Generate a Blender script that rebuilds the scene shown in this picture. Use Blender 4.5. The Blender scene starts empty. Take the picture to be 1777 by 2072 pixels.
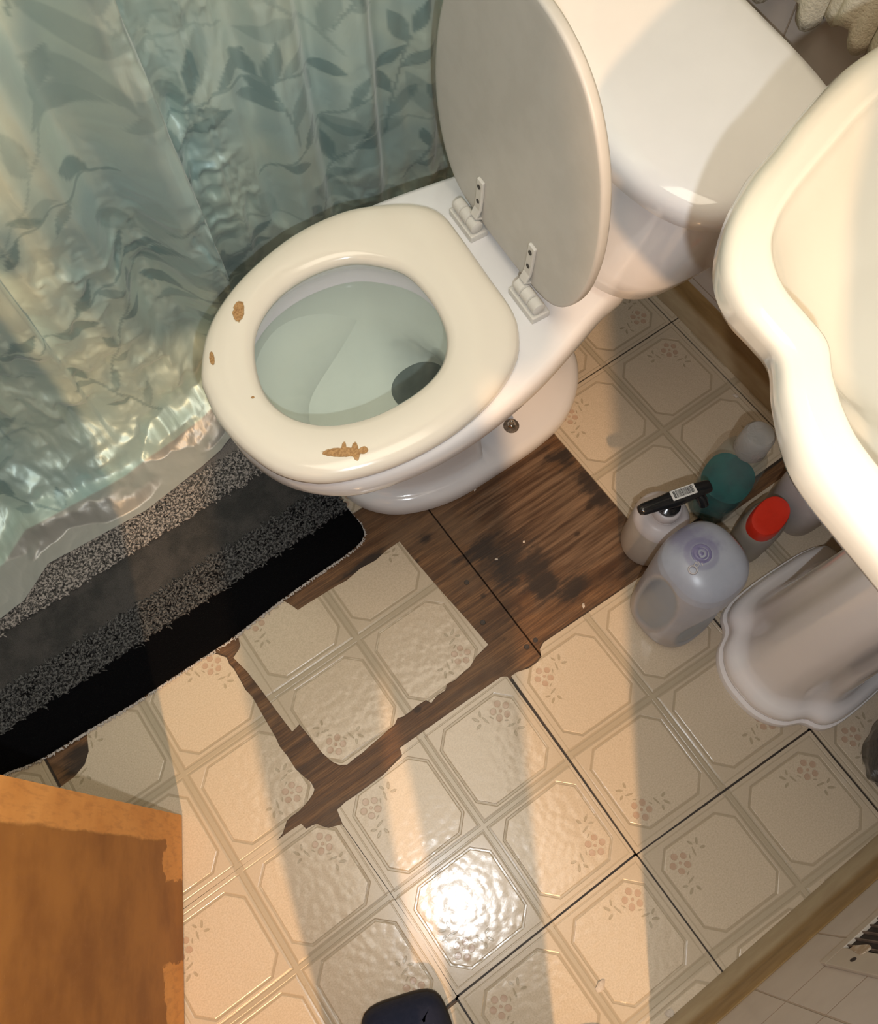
import bpy, bmesh, math, random
import numpy as np
from mathutils import Vector, Matrix, noise

# ------------------------------------------------------------------ camera
SC = bpy.context.scene
COL = SC.collection
random.seed(7)
CAM = np.array([0.068852, -0.169630, 1.302544])
RIGHT = np.array([0.8122713, -0.5832738, -0.0026341])
DOWN = np.array([-0.5403722, -0.7508108, -0.3798433])
FWD = np.array([0.2195749, 0.3099592, -0.9250471])
cd = bpy.data.cameras.new('camera')
cam = bpy.data.objects.new('camera', cd); COL.objects.link(cam)
m = Matrix.Identity(4)
for i in range(3):
    m[i][0] = RIGHT[i]; m[i][1] = -DOWN[i]; m[i][2] = -FWD[i]; m[i][3] = CAM[i]
cam.matrix_world = m
cd.sensor_fit = 'HORIZONTAL'; cd.sensor_width = 36.0
cd.lens = 1780.764 * 36.0 / 1777.0
cd.clip_start = 0.01
SC.camera = cam
# ------------------------------------------------------------------ light
SC.view_settings.view_transform = 'Standard'
SC.view_settings.look = 'None'
SC.view_settings.gamma = 1.0
SC.view_settings.use_curve_mapping = False
SC.view_settings.exposure = 0.06
W = bpy.data.worlds.new('world'); SC.world = W; W.use_nodes = True
W.node_tree.nodes['Background'].inputs[0].default_value = (1.0, 0.86, 0.70, 1)
W.node_tree.nodes['Background'].inputs[1].default_value = 0.16
def lamp(name, kind, loc, energy, color, size=0.01, target=None, **kw):
    d = bpy.data.lights.new(name, kind); d.energy = energy; d.color = color
    if kind == 'AREA': d.size = size
    else: d.shadow_soft_size = size
    for k, v in kw.items(): setattr(d, k, v)
    o = bpy.data.objects.new(name, d); COL.objects.link(o); o.location = loc
    if target is not None:
        o.rotation_euler = (Vector(target) - Vector(loc)).to_track_quat('-Z', 'Y').to_euler()
    return o
fl = CAM + RIGHT * 0.045 + DOWN * 0.080 + FWD * 0.004
lamp('phone_flash', 'SPOT', tuple(fl), 16.0, (0.90, 0.95, 1.0), 0.006, tuple(fl + FWD), spot_size=2.6, spot_blend=0.5)
lamp('hallway_bulb', 'POINT', (-0.79, -1.78, 2.25), 240.0, (1.0, 0.60, 0.30), 0.03)
lamp('ceiling_light', 'AREA', (0.25, -0.05, 2.38), 19.0, (1.0, 0.88, 0.70), 1.1, (0.25, -0.05, 0.0))

# ------------------------------------------------------------------ helpers
def tag(o, label=None, cat=None, group=None, kind=None):
    if label: o['label'] = label
    if cat: o['category'] = cat
    if group: o['group'] = group
    if kind: o['kind'] = kind
    return o
def mesh_obj(name, verts, faces, mat, parent=None, smooth=True, angle=None):
    me = bpy.data.meshes.new(name)
    me.from_pydata([tuple(map(float, v)) for v in verts], [], [tuple(f) for f in faces])
    me.materials.append(mat)
    bm = bmesh.new(); bm.from_mesh(me)
    bmesh.ops.recalc_face_normals(bm, faces=bm.faces)
    bm.to_mesh(me); bm.free()
    if smooth:
        for p_ in me.polygons: p_.use_smooth = True
    me.update()
    if smooth and angle:
        try: me.set_sharp_from_angle(angle=math.radians(angle))
        except Exception: pass
    o = bpy.data.objects.new(name, me); COL.objects.link(o)
    if parent: o.parent = parent
    return o
def bm_obj(name, bm, mat, parent=None, smooth=False, angle=35):
    me = bpy.data.meshes.new(name)
    bmesh.ops.recalc_face_normals(bm, faces=bm.faces)
    bm.to_mesh(me); bm.free(); me.materials.append(mat)
    if smooth:
        for p_ in me.polygons: p_.use_smooth = True
        try: me.set_sharp_from_angle(angle=math.radians(angle))
        except Exception: pass
    o = bpy.data.objects.new(name, me); COL.objects.link(o)
    if parent: o.parent = parent
    return o
def thing(name, loc, label, cat, group=None):
    o = bpy.data.objects.new(name, None); COL.objects.link(o)
    o.location = loc; o.empty_display_size = 0.05
    tag(o, label, cat, group); return o
def adopt(root, *kids):
    """children modelled in world metres keep their place under a thing placed at root.location"""
    for k in kids:
        k.parent = root
        if k.type == 'MESH':
            k.data.transform(Matrix.Translation(-Vector(root.location)))
def box_bm(bm, x0, x1, y0, y1, z0, z1, bevel=0.0, rot=None):
    r = bmesh.ops.create_cube(bm, size=1.0)
    vs = r['verts']
    for v in vs:
        v.co = Vector(((x0 + x1) / 2 + v.co.x * (x1 - x0), (y0 + y1) / 2 + v.co.y * (y1 - y0), (z0 + z1) / 2 + v.co.z * (z1 - z0)))
    if bevel:
        es = list({e for v in vs for e in v.link_edges})
        bmesh.ops.bevel(bm, geom=es, offset=bevel, segments=2, profile=0.6, affect='EDGES')
    return vs
def box(name, x0, x1, y0, y1, z0, z1, mat, parent=None, bevel=0.0):
    bm = bmesh.new(); box_bm(bm, x0, x1, y0, y1, z0, z1, bevel)
    return bm_obj(name, bm, mat, parent)
def spline(pts, n, closed=True):
    """Catmull-Rom through pts, resampled to n points by arc length"""
    P = np.array(pts, float); k = len(P); out = []
    segs = k if closed else k - 1
    for i in range(segs):
        g = (lambda j: P[j % k]) if closed else (lambda j: P[min(max(j, 0), k - 1)])
        a, b_, c, d = g(i - 1), g(i), g(i + 1), g(i + 2)
        for t in np.linspace(0, 1, 12, endpoint=False):
            out.append(0.5 * ((2 * b_) + (-a + c) * t + (2 * a - 5 * b_ + 4 * c - d) * t * t + (-a + 3 * b_ - 3 * c + d) * t ** 3))
    if not closed: out.append(P[-1])
    Q = np.array(out)
    if closed: Q = np.vstack([Q, Q[:1]])
    s = np.concatenate([[0], np.cumsum(np.linalg.norm(np.diff(Q, axis=0), axis=1))])
    u = np.linspace(0, s[-1], n, endpoint=not closed)
    return np.array([np.interp(u, s, Q[:, j]) for j in range(Q.shape[1])]).T
def inset(loop, d):
    """move a closed 2-D loop inward by d (negative = outward)"""
    P = np.array(loop, float); T = np.roll(P, -1, 0) - np.roll(P, 1, 0)
    T /= (np.linalg.norm(T, axis=1)[:, None] + 1e-12); N = np.stack([T[:, 1], -T[:, 0]], 1)
    c = P.mean(0)
    if np.sum((P - c) * N) < 0: N = -N
    return P - N * d
def scaled(loop, sx, sy, c):
    return (np.array(loop) - np.array(c)) * np.array([sx, sy]) + np.array(c)
def at(loop, z):
    L = np.array(loop); zz = np.full((len(L), 1), float(z)) if np.isscalar(z) else np.array(z)[:, None]
    return np.hstack([L[:, :2], zz])
def loft(loops, cap0=True, cap1=True, ring=False):
    n = len(loops[0]); V = np.vstack(loops); F = []
    m_ = len(loops)
    for j in range(m_ - 1 + (1 if ring else 0)):
        a = j * n; b_ = ((j + 1) % m_) * n
        for i in range(n):
            k = (i + 1) % n
            F.append((a + i, a + k, b_ + k, b_ + i))
    if not ring:
        if cap0: F.append(tuple(range(n - 1, -1, -1)))
        if cap1: F.append(tuple(range((m_ - 1) * n, m_ * n)))
    return V, F
def circle(cx, cy, rx, ry=None, n=40, p=2.0, rot=0.0):
    ry = rx if ry is None else ry
    t = np.linspace(0, 2 * math.pi, n, endpoint=False)
    c, s = np.cos(t), np.sin(t)
    x = rx * np.sign(c) * np.abs(c) ** (2 / p); y = ry * np.sign(s) * np.abs(s) ** (2 / p)
    return np.stack([cx + x * math.cos(rot) - y * math.sin(rot), cy + x * math.sin(rot) + y * math.cos(rot)], 1)
def tube(pts, r, n=10):
    """tube along a polyline, r = radius or list of radii"""
    P = [Vector(p_) for p_ in pts]; R = r if hasattr(r, '__len__') else [r] * len(P)
    loops = []; prev = None
    for i, p_ in enumerate(P):
        t = (P[min(i + 1, len(P) - 1)] - P[max(i - 1, 0)]).normalized()
        if prev is None:
            u = t.orthogonal().normalized()
        else:
            u = (prev - t * prev.dot(t)).normalized()
        prev = u; w = t.cross(u)
        loops.append(np.array([tuple(p_ + (u * math.cos(a) + w * math.sin(a)) * R[i]) for a in np.linspace(0, 2 * math.pi, n, endpoint=False)]))
    return loft(loops)
def join_vf(parts):
    V = []; F = []; o = 0
    for v, f in parts:
        V.append(np.array(v, float)); F += [tuple(i + o for i in q) for q in f]; o += len(v)
    return np.vstack(V), F

# ------------------------------------------------------------------ materials
class E:
    """tiny expression wrapper for scalar Math nodes"""
    nt = None
    def __init__(s, k): s.k = k
    @staticmethod
    def op(o, *a, clamp=False):
        n = E.nt.nodes.new('ShaderNodeMath'); n.operation = o; n.use_clamp = clamp
        for i, x in enumerate(a):
            if isinstance(x, E): E.nt.links.new(x.k, n.inputs[i])
            else: n.inputs[i].default_value = float(x)
        return E(n.outputs[0])
    def __add__(s, o): return E.op('ADD', s, o)
    __radd__ = __add__
    def __sub__(s, o): return E.op('SUBTRACT', s, o)
    def __rsub__(s, o): return E.op('SUBTRACT', o, s)
    def __mul__(s, o): return E.op('MULTIPLY', s, o)
    __rmul__ = __mul__
    def __truediv__(s, o): return E.op('DIVIDE', s, o)
def eabs(x): return E.op('ABSOLUTE', x)
def emax(*a):
    r = a[0]
    for b_ in a[1:]: r = E.op('MAXIMUM', r, b_)
    return r
def emin(*a):
    r = a[0]
    for b_ in a[1:]: r = E.op('MINIMUM', r, b_)
    return r
def step(x, e0, e1):
    n = E.nt.nodes.new('ShaderNodeMapRange'); n.interpolation_type = 'SMOOTHSTEP'
    E.nt.links.new(x.k, n.inputs[0]); n.inputs[1].default_value = e0; n.inputs[2].default_value = e1
    n.inputs[3].default_value = 0 if e0 < e1 else 0
    if e0 > e1:
        n.inputs[1].default_value = e1; n.inputs[2].default_value = e0; n.inputs[3].default_value = 1; n.inputs[4].default_value = 0
    return E(n.outputs[0])
def mat(name, color=(.8, .8, .8), rough=0.5, **kw):
    m_ = bpy.data.materials.new(name); m_.use_nodes = True
    b_ = m_.node_tree.nodes['Principled BSDF']
    b_.inputs['Base Color'].default_value = (*color, 1); b_.inputs['Roughness'].default_value = rough
    for k, v in kw.items(): b_.inputs[k.replace('_', ' ')].default_value = v
    E.nt = m_.node_tree
    return m_, m_.node_tree, b_
def coords(nt, kind='Object'):
    return nt.nodes.new('ShaderNodeTexCoord').outputs[kind]
def mapping(nt, src, scale=(1, 1, 1), rot=(0, 0, 0), loc=(0, 0, 0)):
    n = nt.nodes.new('ShaderNodeMapping'); nt.links.new(src, n.inputs[0])
    n.inputs['Scale'].default_value = scale; n.inputs['Rotation'].default_value = rot; n.inputs['Location'].default_value = loc
    return n.outputs[0]
def noise_n(nt, src, scale, detail=4, rough=0.6, dist=0.0):
    n = nt.nodes.new('ShaderNodeTexNoise'); nt.links.new(src, n.inputs['Vector'])
    n.inputs['Scale'].default_value = scale; n.inputs['Detail'].default_value = detail
    n.inputs['Roughness'].default_value = rough; n.inputs['Distortion'].default_value = dist
    return E(n.outputs['Fac'])
def mixc(nt, fac, a, b_):
    n = nt.nodes.new('ShaderNodeMix'); n.data_type = 'RGBA'
    if isinstance(fac, E): nt.links.new(fac.k, n.inputs[0])
    else: n.inputs[0].default_value = fac
    for sock, x in ((n.inputs[6], a), (n.inputs[7], b_)):
        if isinstance(x, tuple): sock.default_value = (*x, 1)
        else: nt.links.new(x, sock)
    return n.outputs[2]
def bump(nt, b_, h, strength=0.3, dist=0.002):
    n = nt.nodes.new('ShaderNodeBump'); nt.links.new(h.k, n.inputs['Height'])
    n.inputs['Strength'].default_value = strength; n.inputs['Distance'].default_value = dist
    nt.links.new(n.outputs[0], b_.inputs['Normal']); return n
def setc(nt, b_, c): nt.links.new(c, b_.inputs['Base Color'])
def attr(nt, name):
    n = nt.nodes.new('ShaderNodeAttribute'); n.attribute_name = name; return n

def simple_noise_mat(name, c1, c2, rough, scale, bumpd=0.0, **kw):
    m_, nt, b_ = mat(name, c1, rough, **kw)
    n = noise_n(nt, coords(nt), scale); setc(nt, b_, mixc(nt, step(n, .35, .65), c1, c2))
    if bumpd: bump(nt, b_, n, 0.4, bumpd)
    return m_

# porcelain and plastics
M_PORC = simple_noise_mat('white_porcelain', (.81, .805, .81), (.78, .775, .78), 0.12, 6, Coat_Weight=0.3, Coat_Roughness=0.05)
M_SINK = simple_noise_mat('cream_porcelain', (.60, .575, .49), (.585, .56, .475), 0.10, 5, Coat_Weight=0.3, Coat_Roughness=0.05)
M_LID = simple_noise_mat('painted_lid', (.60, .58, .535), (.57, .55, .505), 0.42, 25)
M_HINGE = simple_noise_mat('white_plastic', (.72, .70, .65), (.68, .66, .61), 0.35, 40)
M_DARKHOLE = simple_noise_mat('dark_screw', (.015, .012, .01), (.03, .025, .02), 0.5, 50)
M_CHROME = simple_noise_mat('chrome', (.6, .58, .55), (.5, .48, .45), 0.15, 80, Metallic=1.0)
M_RUST = simple_noise_mat('grimy_washer', (.16, .13, .10), (.07, .06, .05), 0.5, 300)
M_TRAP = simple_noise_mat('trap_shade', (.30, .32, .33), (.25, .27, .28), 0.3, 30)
M_BLACK = simple_noise_mat('black_plastic', (.010, .012, .014), (.014, .015, .017), 0.18, 60)
M_RED = simple_noise_mat('red_plastic', (.75, .035, .015), (.68, .03, .012), 0.35, 40)
M_WHITE = simple_noise_mat('white_paper', (.75, .75, .73), (.70, .70, .68), 0.6, 60)
M_VENT = simple_noise_mat('cream_metal', (.52, .46, .38), (.48, .42, .35), 0.4, 20)
M_VDARK = simple_noise_mat('dark_duct', (.018, .012, .010), (.03, .02, .016), 0.8, 40)

def seat_mat():
    m_, nt, b_ = mat('seat_enamel', (.80, .74, .64), 0.2, Coat_Weight=0.25, Coat_Roughness=0.08)
    o = coords(nt); sp = nt.nodes.new('ShaderNodeSeparateXYZ'); nt.links.new(o, sp.inputs[0])
    x, y = E(sp.outputs[0]) + .50, E(sp.outputs[1]) + .378
    nz = noise_n(nt, o, 160, 3) - 0.5
    nz2 = noise_n(nt, o, 60, 2) - 0.5
    def chip(cx, cy, rx, ry, ang):
        c, s = math.cos(ang), math.sin(ang)
        u = ((x - cx) * c + (y - cy) * s) / rx; v = ((y - cy) * c - (x - cx) * s) / ry
        return E.op('SQRT', u * u + v * v)
    # worn-through chips of the enamel (positions in metres on the seat)
    d = emin(chip(0.2375, 0.4865, .0135, .0066, -2.2), chip(0.178, 0.448, .0095, .0032, -1.95), chip(0.2365, 0.2525, .0215, .0058, -.62), chip(.2385, .2560, .0088, .0030, .95), chip(.2480, .2475, .0085, .0042, .95), chip(.2560, .2415, .0060, .0045, -.3), chip(.2465, .2410, .0075, .0032, .95), chip(.2235, .2610, .0080, .0040, -.5), chip(.190, .375, .002, .0016, 0))
    msk = step(d + nz * .5 + nz2 * .7, 1.04, .96)
    wood = mixc(nt, step(noise_n(nt, o, 400, 3), .35, .65), (.52, .30, .12), (.33, .17, .06))
    edge = step(d + nz * .5 + nz2 * .7, 1.14, 1.0)
    base = mixc(nt, edge, (.83, .77, .66), (.50, .36, .2))
    setc(nt, b_, mixc(nt, msk, base, wood))
    bump(nt, b_, 0.0 - msk, 0.7, 0.0012)
    nt.links.new((0.18 + msk * 0.6).k, b_.inputs['Roughness'])
    return m_
M_SEAT = seat_mat()

def tile_mat():
    m_, nt, b_ = mat('embossed_vinyl', (.6, .5, .35), 0.22)
    uvn = coords(nt, 'UV'); sp = nt.nodes.new('ShaderNodeSeparateXYZ'); nt.links.new(uvn, sp.inputs[0])
    o = coords(nt, 'Object')
    u, v = E(sp.outputs[0]), E(sp.outputs[1])
    a = 0.5 - eabs(u - 0.5); b = 0.5 - eabs(v - 0.5)      # distance from the nearest tile edge
    ca, cb = eabs(a - 0.255), eabs(b - 0.255)
    oct_ = emax(ca - 0.205, cb - 0.205, (ca + cb - 0.345) * 0.7071)
    groove = step(eabs(oct_), .0085, .0035)
    inside = step(oct_, .002, -.004)
    sq = emax(eabs(a - 0.2535) - 0.2335, eabs(b - 0.2535) - 0.2335)
    gsq = step(eabs(sq), .0045, .0015)
    band = step(emax(a, b), .480, .484)
    gband = step(eabs(emax(a, b) - 0.4805), .0040, .0015)
    s = (a + b) * 0.7071; t = eabs(a - b) * 0.7071
    def ell(s0, t0, rs, rt, ang=0.0):
        c, q = math.cos(ang), math.sin(ang)
        p = ((s - s0) * c + (t - t0) * q) / rs; r = ((t - t0) * c - (s - s0) * q) / rt
        return E.op('SQRT', p * p + r * r)
    pet = emin(ell(.220, 0, .0165, .0145), ell(.197, .0335, .0155, .0140), ell(.1585, .0205, .0155, .0150), ell(.188, 0, .0075, .0065))
    petals = step(pet, 1.03, .93); petrim = step(eabs(pet - 1.0), .14, .05)
    lv = emin(ell(.247, .108, .0060, .0165, .25), ell(.276, .088, .0135, .0060, .5), ell(.219, .094, .0125, .0052, -.35), ell(.241, .062, .0042, .020, .55), ell(.225, .036, .0028, .010, .3))
    leaves = step(lv, 1.05, .90); lrim = step(eabs(lv - 1.0), .2, .06)
    fine = noise_n(nt, o, 420, 4, .7); mid = noise_n(nt, o, 45, 4, .6); spk = noise_n(nt, o, 260, 2, .5)
    c_in = mixc(nt, step(fine, .35, .68), (.62, .515, .385), (.52, .425, .31))
    c_out = mixc(nt, step(fine, .3, .7), (.56, .465, .345), (.51, .42, .31))
    c = mixc(nt, inside, c_out, c_in)
    c = mixc(nt, band * 0.55, c, (.37, .31, .215))
    c = mixc(nt, gband * 0.35, c, (.28, .22, .14))
    c = mixc(nt, gsq * 0.3, c, (.30, .24, .15))
    c = mixc(nt, groove * 0.55, c, (.31, .245, .155))
    c = mixc(nt, petals * 0.62, c, (.42, .25, .165))
    c = mixc(nt, leaves * 0.60, c, (.30, .245, .15))
    c = mixc(nt, step(spk, .70, .78) * 0.35, c, (.26, .18, .09))
    dirt = attr(nt, 'dirt')
    c = mixc(nt, E(dirt.outputs['Fac']) * step(mid, .3, .6) * 0.8, c, (.13, .075, .03))
    setc(nt, b_, c)
    vor = nt.nodes.new('ShaderNodeTexVoronoi'); nt.links.new(o, vor.inputs['Vector']); vor.feature = 'SMOOTH_F1'
    vor.inputs['Scale'].default_value = 95; vor.inputs['Smoothness'].default_value = 0.6
    h = inside * (E(vor.outputs['Distance']) * -0.42 + mid * 0.25) - groove * 0.6 - band * 0.4 - gsq * 0.4 - gband * 0.35 + petrim * 0.35 + lrim * 0.35 + fine * 0.06
    bump(nt, b_, h, 0.62, 0.0012)
    nt.links.new((0.13 + mid * 0.10).k, b_.inputs['Roughness'])
    return m_
M_TILE = tile_mat()
M_TILEEDGE = simple_noise_mat('vinyl_core', (.42, .36, .27), (.35, .29, .2), .6, 90)

def ply_mat():
    m_, nt, b_ = mat('worn_plywood', (.2, .1, .05), 0.5, Specular_IOR_Level=0.3)
    o = coords(nt)
    g = noise_n(nt, mapping(nt, o, (5, 95, 5), rot=(0, 0, .04)), 1.0, 5, .62, .0)
    g2 = noise_n(nt, mapping(nt, o, (22, 520, 22), rot=(0, 0, .04)), 1.0, 3, .6)
    big = noise_n(nt, o, 6, 4, .6); blot = noise_n(nt, mapping(nt, o, (1, 2.2, 1), loc=(3, 1, 0)), 11, 5, .68)
    c = mixc(nt, step(g, .30, .68), (.075, .034, .014), (.235, .120, .052))
    c = mixc(nt, step(g2, .40, .62) * 0.6, c, (.070, .036, .020))
    c = mixc(nt, step(big, .42, .7) * 0.45, c, (.19, .125, .075))
    sp = nt.nodes.new('ShaderNodeSeparateXYZ'); nt.links.new(o, sp.inputs[0]); x, y = E(sp.outputs[0]), E(sp.outputs[1])
    def spot(cx, cy, rx, ry):
        p, q = (x - cx) / rx, (y - cy) / ry
        return E.op('SQRT', p * p + q * q)
    # weathered grey area in the middle of the bare patch and black mould blotches, at their own places on the wood
    grey = step(spot(.52, .15, .13, .15) + (blot - 0.5) * 2.4, 1.15, .6)
    c = mixc(nt, grey * 0.62, c, mixc(nt, step(g, .38, .66), (.038, .021, .013), (.185, .125, .082)))
    d = emin(spot(.421, .132, .050, .035), spot(.400, .175, .035, .020), spot(.478, .045, .040, .020), spot(.610, .165, .03, .05), spot(.445, .085, .030, .030), spot(.335, .243, .016, .012), spot(.225, .262, .05, .010), spot(.60, .22, .03, .03), spot(-.26, .255, .035, .02))
    mould = step(d + (blot - 0.5) * 3.2 + (g - 0.5) * 1.2, 1.25, .45)
    c = mixc(nt, step(blot, .50, .72) * 0.55, c, (.060, .034, .020))
    c = mixc(nt, mould * 0.9, c, (.028, .020, .016))
    kn = nt.nodes.new('ShaderNodeTexVoronoi'); nt.links.new(mapping(nt, o, (1, 1.5, 1)), kn.inputs['Vector']); kn.inputs['Scale'].default_value = 17
    c = mixc(nt, step(E(kn.outputs['Distance']) + (g - .5) * .12, .14, .06) * 0.8, c, (.035, .02, .012))
    setc(nt, b_, c)
    bump(nt, b_, g * 0.7 + g2 * 0.5, 0.5, 0.0012)
    nt.links.new((0.40 + g * 0.25).k, b_.inputs['Roughness'])
    return m_
M_PLY = ply_mat()

def wall_tile_mat(swap):
    m_, nt, b_ = mat('wall_tile', (.5, .43, .37), 0.25)
    o = coords(nt); sp = nt.nodes.new('ShaderNodeSeparateXYZ'); nt.links.new(o, sp.inputs[0])
    x, z = E(sp.outputs[1 if swap else 0]), E(sp.outputs[2])
    fx = E.op('ABSOLUTE', E.op('WRAP', (x - (0.136 if swap else 0.304)) / 0.1067, 0.5, -0.5)); fz = E.op('ABSOLUTE', E.op('WRAP', (z - 0.083) / 0.1067, 0.5, -0.5))
    gr = step(emin(fx, fz), .016, .008)
    mid = noise_n(nt, o, 14, 3)
    c = mixc(nt, step(mid, .3, .7), (.56, .50, .45), (.52, .46, .41))
    setc(nt, b_, mixc(nt, gr * 0.75, c, (.33, .25, .18)))
    bump(nt, b_, 0.0 - gr, 0.6, 0.0015)
    return m_
M_WT_R = wall_tile_mat(False); M_WT_B = wall_tile_mat(True)
M_PLAIN = simple_noise_mat('painted_plaster', (.50, .46, .40), (.46, .42, .37), .7, 8, .0005)
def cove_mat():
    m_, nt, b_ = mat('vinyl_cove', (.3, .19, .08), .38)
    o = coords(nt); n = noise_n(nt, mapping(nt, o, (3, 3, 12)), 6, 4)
    sp = nt.nodes.new('ShaderNodeSeparateXYZ'); nt.links.new(o, sp.inputs[0]); face = step(E(sp.outputs[2]), .026, .038)  # light from above on the upturned toe, painted in as a paler colour below
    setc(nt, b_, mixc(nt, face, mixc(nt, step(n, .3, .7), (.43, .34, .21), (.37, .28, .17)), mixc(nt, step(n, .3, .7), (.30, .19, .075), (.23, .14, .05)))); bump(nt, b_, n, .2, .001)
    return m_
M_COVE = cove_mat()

def door_mat():
    m_, nt, b_ = mat('stained_veneer', (.4, .2, .08), .55, Specular_IOR_Level=0.22)
    uv = coords(nt, 'UV'); sp = nt.nodes.new('ShaderNodeSeparateXYZ'); nt.links.new(uv, sp.inputs[0])
    e, h = E(sp.outputs[0]), E(sp.outputs[1])         # metres from the free edge / above the floor
    n1 = noise_n(nt, mapping(nt, uv, (1, .35, 1)), 26, 5, .7); n2 = noise_n(nt, uv, 9, 4, .6); n3 = noise_n(nt, mapping(nt, uv, (1, .2, 1), loc=(2, 5, 0)), 160, 3, .6); n4 = noise_n(nt, uv, 300, 2)
    # where the dark varnish survives: beyond the worn strip at the free edge and above the wet, peeled bottom rail
    me = step(e + (n1 - .5) * .016, .034, .038)
    mh = step(h + (n1 - .5) * .10 + (n2 - .5) * .16, .085, .093)
    band = step(eabs(e - .135) + (n1 - .5) * .05, .050, .046)
    dark = me * emax(mh, band)
    ca = mixc(nt, step(n2, .3, .7), (.84, .40, .115), (.70, .30, .075))
    ca = mixc(nt, step(n3, .45, .7) * .35, ca, (.42, .17, .05))
    cb = mixc(nt, step(n2, .35, .68), (.44, .185, .042), (.29, .112, .026))
    cb = mixc(nt, step(n3, .5, .75) * .3, cb, (.38, .16, .05))
    cb = mixc(nt, step(n4, .66, .74) * .35, cb, (.50, .26, .1))
    setc(nt, b_, mixc(nt, dark, ca, cb))
    bump(nt, b_, dark * 0.6 + n3 * .25 + n4 * .1, .5, .0008)
    return m_
M_DOOR = door_mat()

def curtain_mat():
    m_, nt, b_ = mat('printed_satin', (.4, .5, .45), .3, Specular_IOR_Level=0.7)
    a = attr(nt, 'print'); sp = nt.nodes.new('ShaderNodeSeparateColor'); nt.links.new(a.outputs['Color'], sp.inputs[0])
    leaf, leaf2, hemm = E(sp.outputs[0]), E(sp.outputs[1]), E(sp.outputs[2])
    o = coords(nt, 'UV')
    n = noise_n(nt, mapping(nt, o, (1, 1, 1)), 5, 3)
    c = mixc(nt, step(n, .3, .7), (.56, .66, .57), (.38, .53, .53))
    c = mixc(nt, hemm * .8, c, (.50, .48, .46))
    c = mixc(nt, leaf2 * .50, c, (.20, .31, .31))
    c = mixc(nt, leaf * .62, c, (.09, .19, .21))
    setc(nt, b_, c)
    n1 = noise_n(nt, mapping(nt, o, (1, .55, 1)), 13, 4, .55, .6); n2 = noise_n(nt, mapping(nt, o, (1, .6, 1), loc=(4, 2, 0)), 38, 3, .5, .4)
    bump(nt, b_, eabs(n1 - .5) * -1.5 + n2 * .25, .38, .006)
    nt.links.new((0.42 + step(n2, .3, .7) * .08).k, b_.inputs['Roughness'])
    b_.inputs['Sheen Weight'].default_value = .3; b_.inputs['Metallic'].default_value = .34
    b_.inputs['Transmission Weight'].default_value = 0.0
    tr = nt.nodes.new('ShaderNodeBsdfTransparent'); mx = nt.nodes.new('ShaderNodeMixShader')
    out = nt.nodes['Material Output']
    nt.links.new((hemm * 0.25).k, mx.inputs[0]); nt.links.new(b_.outputs[0], mx.inputs[1]); nt.links.new(tr.outputs[0], mx.inputs[2]); nt.links.new(mx.outputs[0], out.inputs[0])
    return m_
M_CURTAIN = curtain_mat()

def water_mat():
    m_ = bpy.data.materials.new('green_tinted_water'); m_.use_nodes = True; nt = m_.node_tree; nt.nodes.clear(); E.nt = nt
    out = nt.nodes.new('ShaderNodeOutputMaterial'); tr = nt.nodes.new('ShaderNodeBsdfTransparent'); tr.inputs[0].default_value = (.87, .94, .88, 1)
    gl = nt.nodes.new('ShaderNodeBsdfGlossy'); gl.inputs['Roughness'].default_value = .02
    fr = nt.nodes.new('ShaderNodeFresnel'); fr.inputs[0].default_value = 1.33
    mx = nt.nodes.new('ShaderNodeMixShader'); nt.links.new(fr.outputs[0], mx.inputs[0]); nt.links.new(tr.outputs[0], mx.inputs[1]); nt.links.new(gl.outputs[0], mx.inputs[2])
    nt.links.new(mx.outputs[0], out.inputs[0]); return m_
M_WATER = water_mat()

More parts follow.
